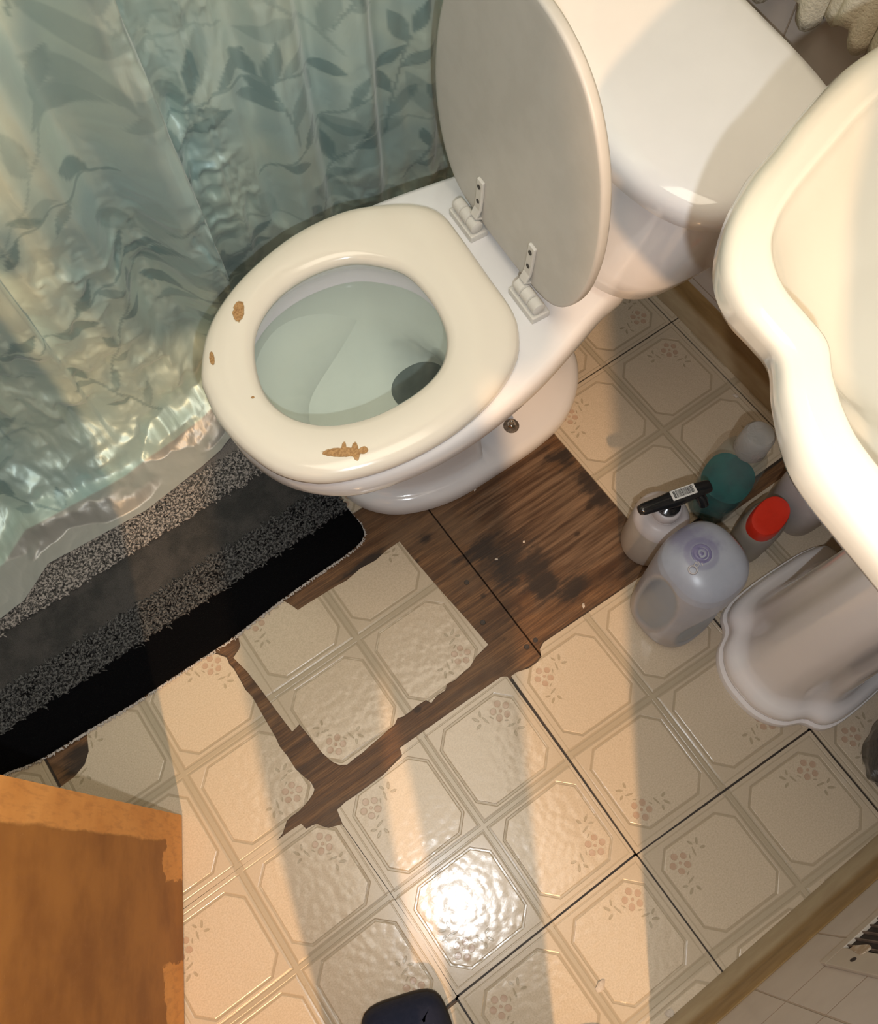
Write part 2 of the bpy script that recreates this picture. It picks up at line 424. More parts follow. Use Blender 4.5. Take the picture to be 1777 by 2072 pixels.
# outlines measured on the floor plan, in metres (X towards the back wall, Y towards the bathtub)
D = {
'G': [(0.299,-0.002),(0.197,0.0),(0.118,0.001),(0.114,-0.01),(0.076,-0.016),(0.051,-0.016),(0.029,-0.016),(0.014,-0.015),(-0.002,-0.017),(-0.006,-0.037),(-0.002,-0.133),(0.0,-0.216),(-0.001,-0.301),(0.059,-0.302),(0.2995,-0.3045),(0.3035,-0.163),(0.3062,-0.007)],
'H': [(0.382,0.002),(0.371,-0.003),(0.366,-0.013),(0.356,-0.016),(0.34,-0.016),(0.321,-0.01),(0.3115,-0.010),(0.3108,-0.018),(0.3074,-0.151),(0.302,-0.306),(0.444,-0.313),(0.615,-0.323),(0.613,-0.183),(0.615,-0.007),(0.56,-0.004),(0.466,-0.001)],
'T1': [(-0.039,0.284),(-0.027,0.274),(-0.018,0.261),(-0.02,0.25),(-0.018,0.24),(-0.019,0.216),(-0.02,0.203),(-0.017,0.189),(-0.018,0.171),(-0.019,0.144),(-0.02,0.118),(-0.022,0.104),(-0.02,0.086),(-0.02,0.064),(-0.016,0.048),(-0.012,0.036),(-0.013,0.025),(-0.018,0.021),(-0.031,0.016),(-0.046,0.013),(-0.059,0.013),(-0.067,0.012),(-0.081,0.001),(-0.092,-0.002),(-0.164,-0.002),(-0.237,-0.002),(-0.304,-0.0),(-0.311,0.108),(-0.314,0.238),(-0.304,0.238),(-0.282,0.239),(-0.262,0.246),(-0.249,0.259),(-0.244,0.272),(-0.238,0.286),(-0.203,0.284),(-0.165,0.281),(-0.118,0.279),(-0.083,0.279)],
'T2': [(-0.092,-0.002),(-0.08,-0.002),(-0.068,-0.002),(-0.053,-0.003),(-0.051,-0.013),(-0.042,-0.014),(-0.035,-0.016),(-0.031,-0.023),(-0.025,-0.03),(-0.015,-0.034),(-0.007,-0.037),(-0.003,-0.133),(-0.0,-0.217),(-0.002,-0.302)],
'LT': [(0.298,0.262),(0.299,0.228),(0.304,0.154),(0.309,0.097),(0.312,0.048),(0.286,0.044),(0.27,0.037),(0.255,0.036),(0.24,0.034),(0.227,0.036),(0.219,0.03),(0.205,0.031),(0.192,0.027),(0.188,0.035),(0.173,0.036),(0.159,0.035),(0.147,0.035),(0.139,0.038),(0.131,0.033),(0.117,0.032),(0.102,0.03),(0.088,0.029),(0.072,0.027),(0.057,0.027),(0.043,0.026),(0.034,0.032),(0.028,0.042),(0.023,0.061),(0.02,0.096),(0.018,0.114),(0.004,0.111),(0.002,0.137),(-0.001,0.188),(-0.004,0.226),(-0.007,0.24),(-0.01,0.255),(-0.003,0.258),(0.008,0.263),(0.01,0.271),(0.013,0.28),(0.022,0.286),(0.03,0.289),(0.061,0.29),(0.098,0.286),(0.104,0.273),(0.108,0.261),(0.125,0.261),(0.15,0.26),(0.176,0.259),(0.195,0.257),(0.223,0.261),(0.249,0.258),(0.275,0.262)],
'rug': [(-.363,.300),(-.324,.2905),(-.279,.286),(-.232,.285),(-.163,.281),(-.072,.281),(.004,.281),(.089,.288),(.161,.291),(.216,.292),(.250,.297),(.263,.312),(.262,.352),(.260,.400)],
'stainspots': [(0.421,0.139),(0.609,0.16),(0.479,0.027),(0.333,0.243),(0.383,0.166),(0.538,0.137)]}

# ================================================================== THE ROOM
floor = box('floor', -1.2, 1.0, -2.6, 1.5, -.06, -.012, simple_noise_mat('dark_joist_space', (.03, .02, .015), (.02, .015, .01), .9, 10)); tag(floor, kind='structure')
def slab(name, pts, z0, z1, mt, parent, bev=0.0):
    bm = bmesh.new(); vs = [bm.verts.new((x, y, z0)) for x, y in pts]; f = bm.faces.new(vs)
    r = bmesh.ops.extrude_face_region(bm, geom=[f])
    for g in r['geom']:
        if isinstance(g, bmesh.types.BMVert): g.co.z = z1
    return bm_obj(name, bm, mt, parent)
slab('plywood_board', [(-1.2, -2.6), (.366, -2.6), (.366, .0), (.368, 1.5), (-1.2, 1.5)], -.0115, -.0040, M_PLY, floor)
slab('plywood_board', [(.3695, -2.6), (1.0, -2.6), (1.0, 1.5), (.3705, 1.5), (.3685, 0)], -.0115, -.0034, M_PLY, floor)
slab('underlay_sheet', [(.02, .0), (.303, .0), (.3045, .34), (.02, .34)], -.0040, -.0032, M_PLY, floor)

TS = .3048
# dark grime and old adhesive showing in the seams between the tiles
M_GRIME = simple_noise_mat('seam_grime', (.020, .013, .009), (.045, .028, .016), .6, 60)
def seam(p0, p1, w):
    a, b_ = Vector(p0), Vector(p1); d = (b_ - a).normalized(); n = Vector((-d.y, d.x)) * w / 2
    slab('seam_adhesive', [tuple(a + n), tuple(a - n), tuple(b_ - n), tuple(b_ + n)][::-1], -.0036, -.0029, M_GRIME, floor)
seam((.309, -.012), (.301, -.306), .010); seam((.301, -.306), (.6165, -.3245), .008); seam((-.002, -.3025), (.301, -.306), .008); seam((.3015, -.306), (.299, -.6), .006)
seam((.6165, -.324), (.612, -.6), .006); seam((.616, -.324), (.93, -.329), .005); seam((.617, .0), (.6165, -.324), .005); seam((.617, .3205), (.94, .3205), .004); seam((.617, .0155), (.94, .0155), .004); seam((.919, .6), (.919, -.3), .004)
seam((-.306, -.0025), (-.09, -.0025), .005); seam((-.003, -.03), (-.0015, -.60), .006); seam((-.306, .30), (-.306, -.6), .004); seam((-.6, -.303), (0, -.303), .005)
def tile(name, outline, frame, parent, z1=0.0, th=.0028, dirt=()):
    """one vinyl tile: outline polygon in metres, frame = its four ideal corners (u0v0,u1v0,u0v1,u1v1); u along +X, v along -Y"""
    A = []; rr = []
    for (u, v), (X, Y) in zip(((0, 0), (1, 0), (0, 1), (1, 1)), frame):
        A.append([X, Y, 1, 0, 0, 0, -u * X, -u * Y]); rr.append(u); A.append([0, 0, 0, X, Y, 1, -v * X, -v * Y]); rr.append(v)
    h = np.append(np.linalg.lstsq(np.array(A), np.array(rr), rcond=None)[0], 1).reshape(3, 3)
    P = []
    n0 = len(outline)
    for i in range(n0):                      # jitter long torn edges slightly by subdividing
        P.append(outline[i])
    bm = bmesh.new(); vs = [bm.verts.new((x, y, z1)) for x, y in P]; f = bm.faces.new(vs)
    r = bmesh.ops.extrude_face_region(bm, geom=[f])
    for g in r['geom']:
        if isinstance(g, bmesh.types.BMVert): g.co.z = z1 - th
    bmesh.ops.recalc_face_normals(bm, faces=bm.faces)
    bmesh.ops.triangulate(bm, faces=[q for q in bm.faces if len(q.verts) > 4])
    uvl = bm.loops.layers.uv.new('UVMap')
    for q in bm.faces:
        for l in q.loops:
            w = h @ np.array([l.vert.co.x, l.vert.co.y, 1]); l[uvl].uv = (w[0] / w[2], w[1] / w[2])
    me = bpy.data.meshes.new(name); bm.to_mesh(me); bm.free(); me.materials.append(M_TILE); me.materials.append(M_TILEEDGE)
    for p_ in me.polygons:
        if abs(p_.normal.z) < .5: p_.material_index = 1
    o = bpy.data.objects.new(name, me); COL.objects.link(o)
    if parent: o.parent = parent
    return o
def fr(x0, x1, y0, y1, r=0.0):
    P = [(x0, y0), (x1, y0), (x0, y1), (x1, y1)]; c = ((x0 + x1) / 2, (y0 + y1) / 2)
    return [(c[0] + (x - c[0]) * math.cos(r) - (y - c[1]) * math.sin(r), c[1] + (x - c[0]) * math.sin(r) + (y - c[1]) * math.cos(r)) for x, y in P]
def whole(f, g=.0006): 
    a, b_, c, d = [np.array(q) for q in f]; m_ = (a + b_ + c + d) / 4
    return [tuple(q + (m_ - q) / np.linalg.norm(m_ - q) * g * 1.4) for q in (a, b_, d, c)]
def clip(poly, fn):
    """keep the part of a polygon where fn(x, y) >= 0 (fn linear)"""
    out = []
    for i in range(len(poly)):
        p_, q = poly[i], poly[(i + 1) % len(poly)]; a, b_ = fn(*p_), fn(*q)
        if a >= 0: out.append(p_)
        if (a >= 0) != (b_ >= 0):
            t = a / (a - b_); out.append((p_[0] + (q[0] - p_[0]) * t, p_[1] + (q[1] - p_[1]) * t))
    return out
fG = [(-.003, -.002), (.311, .000), (-.001, -.301), (.3015, -.305)]
fH = [(.313, .002), (.615, -.005), (.3035, -.3055), (.6155, -.323)]
fT1 = fr(-.306, -.001, .304, -.001)
fT2 = [(-.306, -.003), (-.003, -.003), (-.306, -.305), (-.002, -.302)]
torn = [('G', fG), ('H', fH), ('T1', fT1)]
for k, f in torn: tile('vinyl_tile', D[k], f, floor)
tile('vinyl_tile', D['T2'] + [(-.002, -.302), (-.306, -.305), (-.306, -.003)], fT2, floor)
# intact tiles: row below (v rows), cut at the right wall
WR = -.492
full = [
 [(-.002, -.3035), (.3005, -.307), (-.003, -.607), (.2975, -.611)],
 [(.3022, -.3075), (.6155, -.3255), (.2990, -.612), (.609, -.628)],
 [(.618, -.3255), (.921, -.330), (.612, -.628), (.916, -.632)],
 [(.6165, -.005), (.921, -.010), (.6175, -.3235), (.921, -.328)],
 fr(.6155, .9185, .320, .017), [(.6165, .017), (.9185, .017), (.6165, -.004), (.921, -.009)],
 fr(.6155, .9185, .625, .3215), fr(.920, 1.2, .320, .017), fr(.920, 1.224, .625, .3215), fr(.922, 1.226, .015, -.29),
 fr(-.611, -.3065, .304, .000), fr(-.611, -.3065, -.003, -.307), fr(-.306, -.004, -.307, -.611), fr(-.611, -.3075, -.309, -.613),
 fr(-.611, -.307, .61, .306), fr(-.306, -.002, .61, .306), fr(0, .304, .61, .345),
]
uvf = {5: fr(.6165, .919, .320, .016), 16: fr(0, .304, .64, .336)}
for i, f in enumerate(full):
    pl = whole(f, .0004)
    if i in (5,): continue
    pl = clip(pl, lambda x, y: .940 - x); 
    if f[0][0] > .2 or f[1][0] > .25: pl = clip(pl, lambda x, y: y - WR)
    if i in (0,): pl = clip(pl, lambda x, y: y - (WR if x > .17 else -9))
    if len(pl) > 2: tile('vinyl_tile', pl, uvf.get(i, f), floor)
# hallway strip beyond the threshold
slab('hallway_floor', [(-1.2, -2.6), (.9, -2.6), (.9, -.625), (-1.2, -.625)], -.0030, -.0004, simple_noise_mat('hall_vinyl', (.30, .22, .14), (.26, .19, .12), .5, 12), floor)
# the shifted, torn tile lies loose on the boards
lt = tile('vinyl_tile', D['LT'], fr(.005, .3095, .3235, .0185), None, z1=.0008)
tag(lt, 'loose torn floor tile with ragged lower edges between the black rug and the bare wood', 'floor tile')

# right wall (with the doorway the picture is taken from) and its cove trim
def wallobj(name, bxs, mt):
    bm = bmesh.new()
    for b_ in bxs: box_bm(bm, *b_)
    return tag(bm_obj(name, bm, mt), kind='structure')
wallobj('wall_right', [(.165, 1.05, -.60, -.500, -.01, 1.25)], M_WT_R)
wallobj('wall_right_upper', [(.165, 1.05, -.60, -.502, 1.25, 2.4), (-.55, .165, -.60, -.502, 2.05, 2.4), (-1.2, -.55, -.60, -.502, -.01, 2.4)], M_PLAIN)
wallobj('wall_back', [(.952, 1.05, -.6, .70, -.01, 1.25)], M_WT_B)
wallobj('wall_back_upper', [(.954, 1.05, -.6, .70, 1.25, 2.4), (.954, 1.05, .70, 1.5, -.01, 2.4)], M_PLAIN)
wallobj('wall_left', [(-1.2, 1.05, 1.42, 1.5, -.01, 2.4)], M_PLAIN)
wallobj('wall_front', [(-1.3, -1.2, -.6, 1.5, -.01, 2.4)], M_PLAIN)
wallobj('ceiling', [(-1.3, 1.05, -.6, 1.5, 2.4, 2.45)], M_PLAIN)
def cove(name, p0, p1, nrm, h=.085):
    """cove base: profile (distance from wall, height) swept from p0 to p1; nrm points into the room"""
    prof = [(0, 0), (.0175, 0), (.0175, .0030), (.0155, .009), (.0125, .018), (.0085, .028), (.0050, .036), (.0038, .042), (.0034, h - .004), (.0015, h), (0, h)]
    a, b_ = Vector((*p0, 0)), Vector((*p1, 0)); n_ = Vector((*nrm, 0))
    V = []; K = len(prof)
    for q in (a, b_):
        for d, z in prof: V.append(tuple(q + n_ * d + Vector((0, 0, z))))
    F = [(i, (i + 1) % K, K + (i + 1) % K, K + i) for i in range(K)] + [tuple(range(K)), tuple(range(2 * K - 1, K - 1, -1))]
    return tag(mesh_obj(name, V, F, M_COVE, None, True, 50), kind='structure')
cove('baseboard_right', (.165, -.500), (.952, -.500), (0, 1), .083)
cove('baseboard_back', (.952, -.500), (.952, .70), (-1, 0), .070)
# bathtub front behind the curtain
tub = thing('bathtub', (-.1, 1.05, 0), 'white bathtub hidden behind the printed shower curtain', 'bathtub')
tl = [at(circle(-.1, 1.05, .85, .33, 48, 7), 0.0), at(circle(-.1, 1.05, .85, .335, 48, 7), .36), at(circle(-.1, 1.05, .86, .345, 48, 7), .38), at(circle(-.1, 1.05, .85, .335, 48, 7), .39), at(circle(-.1, 1.05, .78, .27, 48, 5), .385), at(circle(-.1, 1.05, .74, .24, 48, 4), .20), at(circle(-.1, 1.05, .66, .20, 48, 4), .07)]
tub_b = (mesh_obj('basin', *loft(tl), M_PORC, None, True, 60))

adopt(tub, tub_b)
# ---- wall register, half out of frame at the lower right
vent = thing('wall_register', (.53, -.5, .18), 'cream metal wall register with dark louvres and chipped paint above the base trim', 'vent')
bm = bmesh.new()
x0, x1, z0, z1 = .363, .70, .183, .42
fx = [(x0, x1, -.5, -.4955, z0, z0 + .017), (x0, x1, -.5, -.4955, z1 - .017, z1), (x0, x0 + .028, -.5, -.4954, z0 + .017, z1 - .017), (x1 - .028, x1, -.5, -.4954, z0 + .017, z1 - .017)]
for b_ in fx: box_bm(bm, *b_, .0012)
adopt(vent, bm_obj('frame', bm, M_VENT))
adopt(vent, box('duct_opening', x0 + .028, x1 - .028, -.4998, -.4992, z0 + .017, z1 - .017, M_VDARK))
M_LOUV = simple_noise_mat('dusty_louvre', (.20, .15, .12), (.12, .09, .07), .6, 60)
xx = x0 + .033
while xx < x1 - .04:
    bm = bmesh.new(); vs = box_bm(bm, xx, xx + .0014, -.4992, -.4965, z0 + .015, z1 - .015)
    adopt(vent, bm_obj('louvre', bm, M_LOUV)); xx += .0118
def wall_disc(name, outline, y0, y1, mt):
    return mesh_obj(name, *loft([np.array([(x, y0, z) for x, z in outline]), np.array([(x, y1, z) for x, z in outline])]), mt, None, False)
adopt(vent, wall_disc('screw_hole', [(q[0], q[1]) for q in circle(.3765, .250, .0036, .0058, 18)], -.4965, -.4952, M_VDARK))
pt = [(.3925 + .0062 * math.cos(a) * (1 + .35 * math.sin(3 * a)), .240 + .026 * math.sin(a) * (1 + .3 * math.cos(2 * a))) for a in np.linspace(0, 6.283, 26, endpoint=False)]
adopt(vent, wall_disc('peeling_paint', pt, -.4965, -.4945, simple_noise_mat('peeled_paint', (.62, .56, .48), (.40, .30, .2), .7, 90)))

# ---- door, standing open into the room
dn = thing('door_1', (-.182, .103, 0), None, None); dn['kind'] = 'structure'
e_, n_ = Vector((-.47804, -.87834, 0)), Vector((.87834, -.47804, 0)); L_ = .675
def dp(e, t, h): return Vector((-.182, .103, 0)) + e_ * e + n_ * t + Vector((0, 0, h))
V = [dp(e, t, h) for h in (.006, 2.0) for e, t in ((0, 0), (L_, 0), (L_, -.035), (0, -.035))]
leaf = mesh_obj('door_leaf', V, [(0, 1, 2, 3), (7, 6, 5, 4), (0, 4, 5, 1), (1, 5, 6, 2), (2, 6, 7, 3), (3, 7, 4, 0)], M_DOOR, None, False)
uvl = leaf.data.uv_layers.new(name='UVMap')
for p_ in leaf.data.polygons:
    for li in p_.loop_indices:
        w = leaf.data.vertices[leaf.data.loops[li].vertex_index].co - Vector((-.182, .103, 0)); uvl.data[li].uv = (w.dot(e_) - w.dot(n_) * .3, w.z)
adopt(dn, leaf)
c_ = dp(.07, .0, .95)
kn = mesh_obj('door_handle', *join_vf([tube([c_ + n_ * t for t in (0, .004, .005, .03, .034, .05, .062, .066)], [.03, .03, .012, .012, .022, .027, .02, .004], 20), tube([c_ - n_ * (t + .035) for t in (0, .004, .005, .03, .034, .05, .062, .066)], [.03, .03, .012, .012, .022, .027, .02, .004], 20)]), M_CHROME, None, True, 50)
adopt(dn, kn)

# ================================================================== TOILET
toilet = thing('toilet', (.50, .378, 0), 'white toilet with raised lid and chipped seat beside the shower curtain', 'toilet')
N = 96
seat_o = [(.155,.44),(.188,.485),(.23,.516),(.287,.539),(.36,.552),(.431,.545),(.484,.52),(.514,.497),(.529,.469),(.527,.423),(.520,.361),(.512,.295),(.496,.262),(.472,.237),(.43,.217),(.379,.206),(.33,.204),(.279,.210),(.232,.224),(.193,.245),(.163,.28),(.147,.329),(.142,.376),(.147,.413)]
hole_o = [(.213,.407),(.232,.444),(.258,.469),(.297,.486),(.343,.489),(.387,.478),(.416,.455),(.438,.421),(.441,.373),(.431,.327),(.413,.299),(.387,.281),(.35,.273),(.302,.275),(.262,.287),(.233,.306),(.212,.335),(.205,.371)]
SO = spline(seat_o, N); 
def align(loop, ref_dir=(-1, 0)):
    c = np.mean(loop, 0); a = np.arctan2(loop[:, 1] - c[1], loop[:, 0] - c[0]); k = int(np.argmin(np.abs(np.angle(np.exp(1j * (a - math.pi))))))
    L = np.roll(loop, -k, 0)
    s = np.sum(L[:, 0] * np.roll(L[:, 1], -1) - np.roll(L[:, 0], -1) * L[:, 1])
    return L if s > 0 else np.roll(L[::-1], 1, 0)
SO = align(SO); HO = align(spline(hole_o, N))
Z = .400
seat_loops = [at(inset(SO, .006), Z - .014), at(inset(SO, .0008), Z - .012), at(SO, Z - .006), at(inset(SO, .0015), Z), at(inset(SO, .006), Z + .0045), at(inset(SO, .015), Z + .0075), at(inset(SO, .028), Z + .0085),
              at((SO * .40 + HO * .60), Z + .0075), at(inset(HO, -.012), Z + .0045), at(inset(HO, -.004), Z + .001), at(inset(HO, 0), Z - .005), at(inset(HO, -.002), Z - .012), at(inset(HO, -.006), Z - .014)]
# a seat profile of rings closed on itself (last to first = underside)
seat = mesh_obj('seat', *loft(seat_loops, ring=True), M_SEAT, None, True)
adopt(toilet, seat)
# material is authored in metres of the room: keep room coordinates through a copy of the coordinates
bowl_pts = [(.146,.378),(.150,.43),(.176,.479),(.222,.517),(.283,.542),(.35,.555),(.42,.555),(.49,.546),(.56,.532),(.62,.518),(.665,.505),(.680,.48),(.684,.378),(.680,.27),(.665,.250),(.62,.243),(.56,.226),(.49,.208),(.42,.198),(.35,.196),(.283,.205),(.222,.226),(.174,.270),(.150,.325)]
BO = align(spline(bowl_pts, N))
foot_pts = [(.272,.378),(.285,.34),(.315,.306),(.36,.282),(.42,.267),(.50,.264),(.58,.265),(.64,.276),(.69,.306),(.722,.345),(.732,.378)]
FO = foot_pts + [(x, .756 - y) for x, y in foot_pts[-2:0:-1]]; FO = align(spline(FO, N))
col_pts = [(.315,.378),(.325,.350),(.355,.330),(.42,.322),(.50,.326),(.56,.334),(.62,.340),(.665,.352),(.675,.378)]
CO = col_pts + [(x, .756 - y) for x, y in col_pts[-2:0:-1]]; CO = align(spline(CO, N))
def mixl(a, b_, t): return a * (1 - t) + b_ * t
INN = inset(HO, -.010)
def ins(cx, cy, rx, ry, p=2.2): return align(circle(cx, cy, rx, ry, N, p))
w_ = np.clip((FO[:, 0] - .484) / .014, 0, 1)[:, None]; w_ = w_ * w_ * (3 - 2 * w_)
def mixw(a, b_): return a * (1 - w_) + b_ * w_      # front of the foot a, bolt shelf at the back b
bl = [at(FO, 0.001), at(inset(FO, -.001), .010), at(FO, .024), at(inset(FO, .005), .032), at(inset(FO, .014), .0355),
      at(mixw(inset(FO, .024), inset(CO, -.005)), .038), at(mixw(inset(FO, .026), CO), .052), at(mixw(inset(FO, .034), mixl(CO, BO, .02)), .09), at(mixw(mixl(inset(FO, .040), BO, .10), mixl(CO, BO, .06)), .14), at(mixw(mixl(inset(FO, .040), BO, .30), mixl(CO, BO, .17)), .20), at(mixl(CO, BO, .42), .26), at(mixl(CO, BO, .74), .305), at(inset(BO, .013), .332), at(inset(BO, .004), .343), at(inset(BO, .0005), .352), at(BO, .366), at(inset(BO, .0015), .376), at(inset(BO, .006), .3845), at(inset(BO, .012), .386),
      at(mixl(BO, INN, .6), .386), at(INN, .3845), at(inset(HO, -.012), .378), at(inset(HO, -.018), .362), at(inset(HO, -.028), .345), at(inset(HO, -.026), .315), at(mixl(inset(HO, -.016), ins(.36, .383, .10, .09), .25), .27), at(mixl(inset(HO, -.01), ins(.385, .383, .085, .07), .7), .215), at(ins(.425, .388, .060, .052), .172), at(ins(.437, .392, .046, .040), .160)]
bowl = mesh_obj('bowl', *loft(bl, cap0=True, cap1=False), M_PORC, None, True, 75)
adopt(toilet, bowl)
# outlet of the bowl: a dark throat going down and back
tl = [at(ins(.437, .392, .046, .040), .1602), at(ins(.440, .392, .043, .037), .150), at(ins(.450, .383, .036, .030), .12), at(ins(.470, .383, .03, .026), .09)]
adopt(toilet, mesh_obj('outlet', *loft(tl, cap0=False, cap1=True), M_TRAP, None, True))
wl = inset(HO, -.0265)
adopt(toilet, mesh_obj('water', np.vstack([at(wl, .322)]), [tuple(range(N))], M_WATER, None, False))
# floor bolt with its washer
bz = .0345
BXY = (.552, .3085)
bolt = mesh_obj('bolt', *join_vf([loft([at(circle(*BXY, .0072, None, 6), bz + .004), at(circle(*BXY, .0072, None, 6), bz + .009), at(circle(*BXY, .006, None, 6), bz + .0105)]), loft([at(circle(*BXY, .0046, None, 18), bz + .0095), at(circle(*BXY, .0046, None, 18), bz + .0165), at(circle(*BXY, .0040, None, 18), bz + .0172), at(circle(*BXY, .0022, None, 18), bz + .0172), at(circle(*BXY, .0020, None, 18), bz + .0145)])]), M_CHROME, None, False)
wsh = mesh_obj('washer', *loft([at(circle(*BXY, .0130, None, 28), bz - .004), at(circle(*BXY, .0130, None, 28), bz + .0035), at(circle(*BXY, .0115, None, 28), bz + .0045), at(circle(*BXY, .004, None, 28), bz + .0048)]), M_RUST, None, True, 40)
adopt(toilet, bolt, wsh)
# tank and its lid
def tank_loop(cx, cy, hx, hy, bow, n=N, p=5.0):
    L = circle(0, 0, 1, 1, n, p); out = []
    for x, y in L:
        X_ = x * hx
        if x < 0: X_ -= bow * (1 - min(1, abs(y)) ** 2.2)      # bowed front
        out.append((cx + X_, cy + y * hy))
    return np.array(out)
YAW = math.radians(-6)
def yawed(L, c=(.74, .378)):
    L = np.array(L) - np.array(c); return np.stack([L[:, 0] * math.cos(YAW) - L[:, 1] * math.sin(YAW), L[:, 0] * math.sin(YAW) + L[:, 1] * math.cos(YAW)], 1) + np.array(c)
tk = [yawed(tank_loop(*a)) for a in ((.725, .378, .060, .125, .01, N, 3), (.722, .378, .085, .160, .012, N, 3.4), (.722, .378, .096, .176, .014, N, 3.8), (.732, .378, .103, .192, .014, N, 4), (.748, .378, .110, .208, .014, N, 4.5), (.752, .378, .114, .216, .014, N, 4.5), (.752, .378, .114, .216, .014, N, 4.5))]
tz = [.386, .390, .402, .44, .52, .56, .575]
adopt(toilet, mesh_obj('tank', *loft([at(a, z) for a, z in zip(tk, tz)]), M_PORC, None, True, 60))
lk = [(yawed(tank_loop(.755, .376, a, b_, .014, N, 4.0)), z) for a, b_, z in ((.112, .218, .573), (.124, .230, .5735), (.127, .2345, .578), (.127, .2345, .594), (.125, .2325, .602), (.119, .226, .6085), (.106, .213, .6125), (.06, .16, .614))]
adopt(toilet, mesh_obj('tank_lid', *loft([at(a, z) for a, z in lk]), M_PORC, None, True, 60))
# raised seat lid: same outline as the seat, tipped up about the hinge
hp = Vector((.553, .376, .410)); tilt = math.radians(0.5)
up = Vector((math.sin(tilt), 0, math.cos(tilt))); back = Vector((math.cos(tilt), 0, -math.sin(tilt)))
def lidpt(w, u, d): return hp + up * w + Vector((0, 1, 0)) * u + back * d     # w up the lid, u across, d behind
lid_half = [(-.004, .0), (-.002, .060), (.004, .100), (.020, .128), (.050, .150), (.095, .166), (.15, .172), (.21, .166), (.27, .148), (.325, .112), (.358, .062), (.370, .0)]
LO = [(w, u) for w, u in lid_half] + [(w, -u) for w, u in lid_half[-2:0:-1]]
LO = spline([(w * .94, u * .955) for w, u in LO], N)
def lid_loop(d, off, rot=math.radians(-5)):
    L = inset(LO, off) if off else LO
    return np.array([tuple(Matrix.Translation(hp) @ Matrix.Rotation(rot, 4, 'Z') @ Matrix.Translation(-hp) @ lidpt(w, u, d)) for w, u in L])
ll = [lid_loop(.0012, .012), lid_loop(.0004, .004), lid_loop(.001, .0008), lid_loop(.004, 0), lid_loop(.010, 0), lid_loop(.014, .003), lid_loop(.016, .010), lid_loop(.017, .03)]
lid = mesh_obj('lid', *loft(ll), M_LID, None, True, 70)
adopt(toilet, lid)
Rz = Matrix.Translation(hp) @ Matrix.Rotation(math.radians(-5), 4, 'Z') @ Matrix.Translation(-hp)
# hinges: barrels on the deck, arms screwed to the lid
for u0 in (.066, -.078):
    parts = []
    for k in range(3):
        y0 = u0 - .024 + k * .0165
        parts.append(tube([Rz @ (Vector((.545, .376 + y0 + t, .405))) for t in (0, .0012, .0145, .0157)], [.0072, .0088, .0088, .0072], 18))
    bmh = bmesh.new(); box_bm(bmh, .534, .560, .376 + u0 - .027, .376 + u0 + .029, .3855, .396, .002)
    hb = mesh_obj('hinge', *join_vf(parts), M_HINGE, None, True, 50); adopt(toilet, hb)
    base = bm_obj('hinge_base', bmh, M_HINGE); base.data.transform(Rz)
    adopt(toilet, base)
    ay = u0 - .014 if u0 > 0 else u0 + .016
    arm_prof = [(-.012, .012), (-.004, .004), (.004, -.010), (.016, -.0045), (.030, -.0035), (.050, -.0032), (.062, -.003)]
    V, F = [], []
    arm = []
    for w, d in arm_prof:
        for s_ in (-.0065, .0065):
            arm.append(lidpt(w + .004, ay + s_, d)); arm.append(lidpt(w + .004, ay + s_, d + (.0045 if w > .01 else .005)))
    V = [Rz @ q for q in arm]
    K = len(arm_prof)
    for k in range(K - 1):
        a = k * 4; b_ = a + 4
        F += [(a, a + 2, b_ + 2, b_), (a + 1, b_ + 1, b_ + 3, a + 3), (a, b_, b_ + 1, a + 1), (a + 2, a + 3, b_ + 3, b_ + 2)]
    F += [(0, 1, 3, 2), ((K - 1) * 4, (K - 1) * 4 + 2, (K - 1) * 4 + 3, (K - 1) * 4 + 1)]
    ar = mesh_obj('hinge_arm', V, F, M_HINGE, None, False)
    md = ar.modifiers.new('bevel', 'BEVEL'); md.width = .0016; md.segments = 2
    adopt(toilet, ar)
    for w in (.028, .052):
        c0 = lidpt(w + .004, ay, -.0034)
        q = mesh_obj('screw_hole', *tube([Rz @ (c0 + back * t) for t in (-.0006, .002)], [.0032, .0032], 14), M_DARKHOLE, None, False)
        q.parent = ar; q.data.transform(Matrix.Translation(-Vector(toilet.location)))
# small bumpers under the lid
for u in (.095,):
    c0 = lidpt(.310, u, -.002)
    adopt(toilet, mesh_obj('bumper', *tube([Rz @ (c0 + back * t) for t in (-.004, -.003, .003)], [.004, .006, .006], 14), M_HINGE, None, True, 50))

# ================================================================== PEDESTAL SINK
sink = thing('pedestal_sink', (.75, -.222, 0), 'cream scalloped pedestal sink standing over the bottles at the right', 'sink')
YC = -.222
rows = [((.3445,YC),(.343,YC),(.378,YC)), ((.3465,-.173),(.346,-.175),(.379,-.175)), ((.354,-.129),(.351,-.125),(.383,-.132)), ((.361,-.104),(.360,-.101),(.390,-.110)), ((.374,-.080),(.376,-.076),(.402,-.088)), ((.388,-.060),(.393,-.055),(.416,-.070)), ((.391,-.039),(.396,-.035),(.4195,-.050)), ((.394,-.02),(.397,-.015),(.422,-.030)), ((.405,.003),(.404,.004),(.429,-.013)), ((.423,.022),(.420,.022),(.441,.002)), ((.442,.034),(.445,.040),(.458,.013)), ((.468,.044),(.479,.057),(.478,.021)), ((.495,.052),(.505,.064),(.498,.027)), ((.528,.063),(.535,.073),(.529,.035)), ((.567,.071),(.57,.083),(.566,.044)), ((.612,.076),(.615,.091),(.61,.047)), ((.70,.075),(.70,.091),(.68,.036)), ((.80,.068),(.80,.083),(.735,.0)), ((.90,.062),(.90,.075),(.76,-.05)), ((.9475,.058),(.9475,.07),(.772,-.11)), ((.9478,.0),(.9478,.0),(.777,-.16)), ((.948,-.1),(.948,-.1),(.778,-.20))]
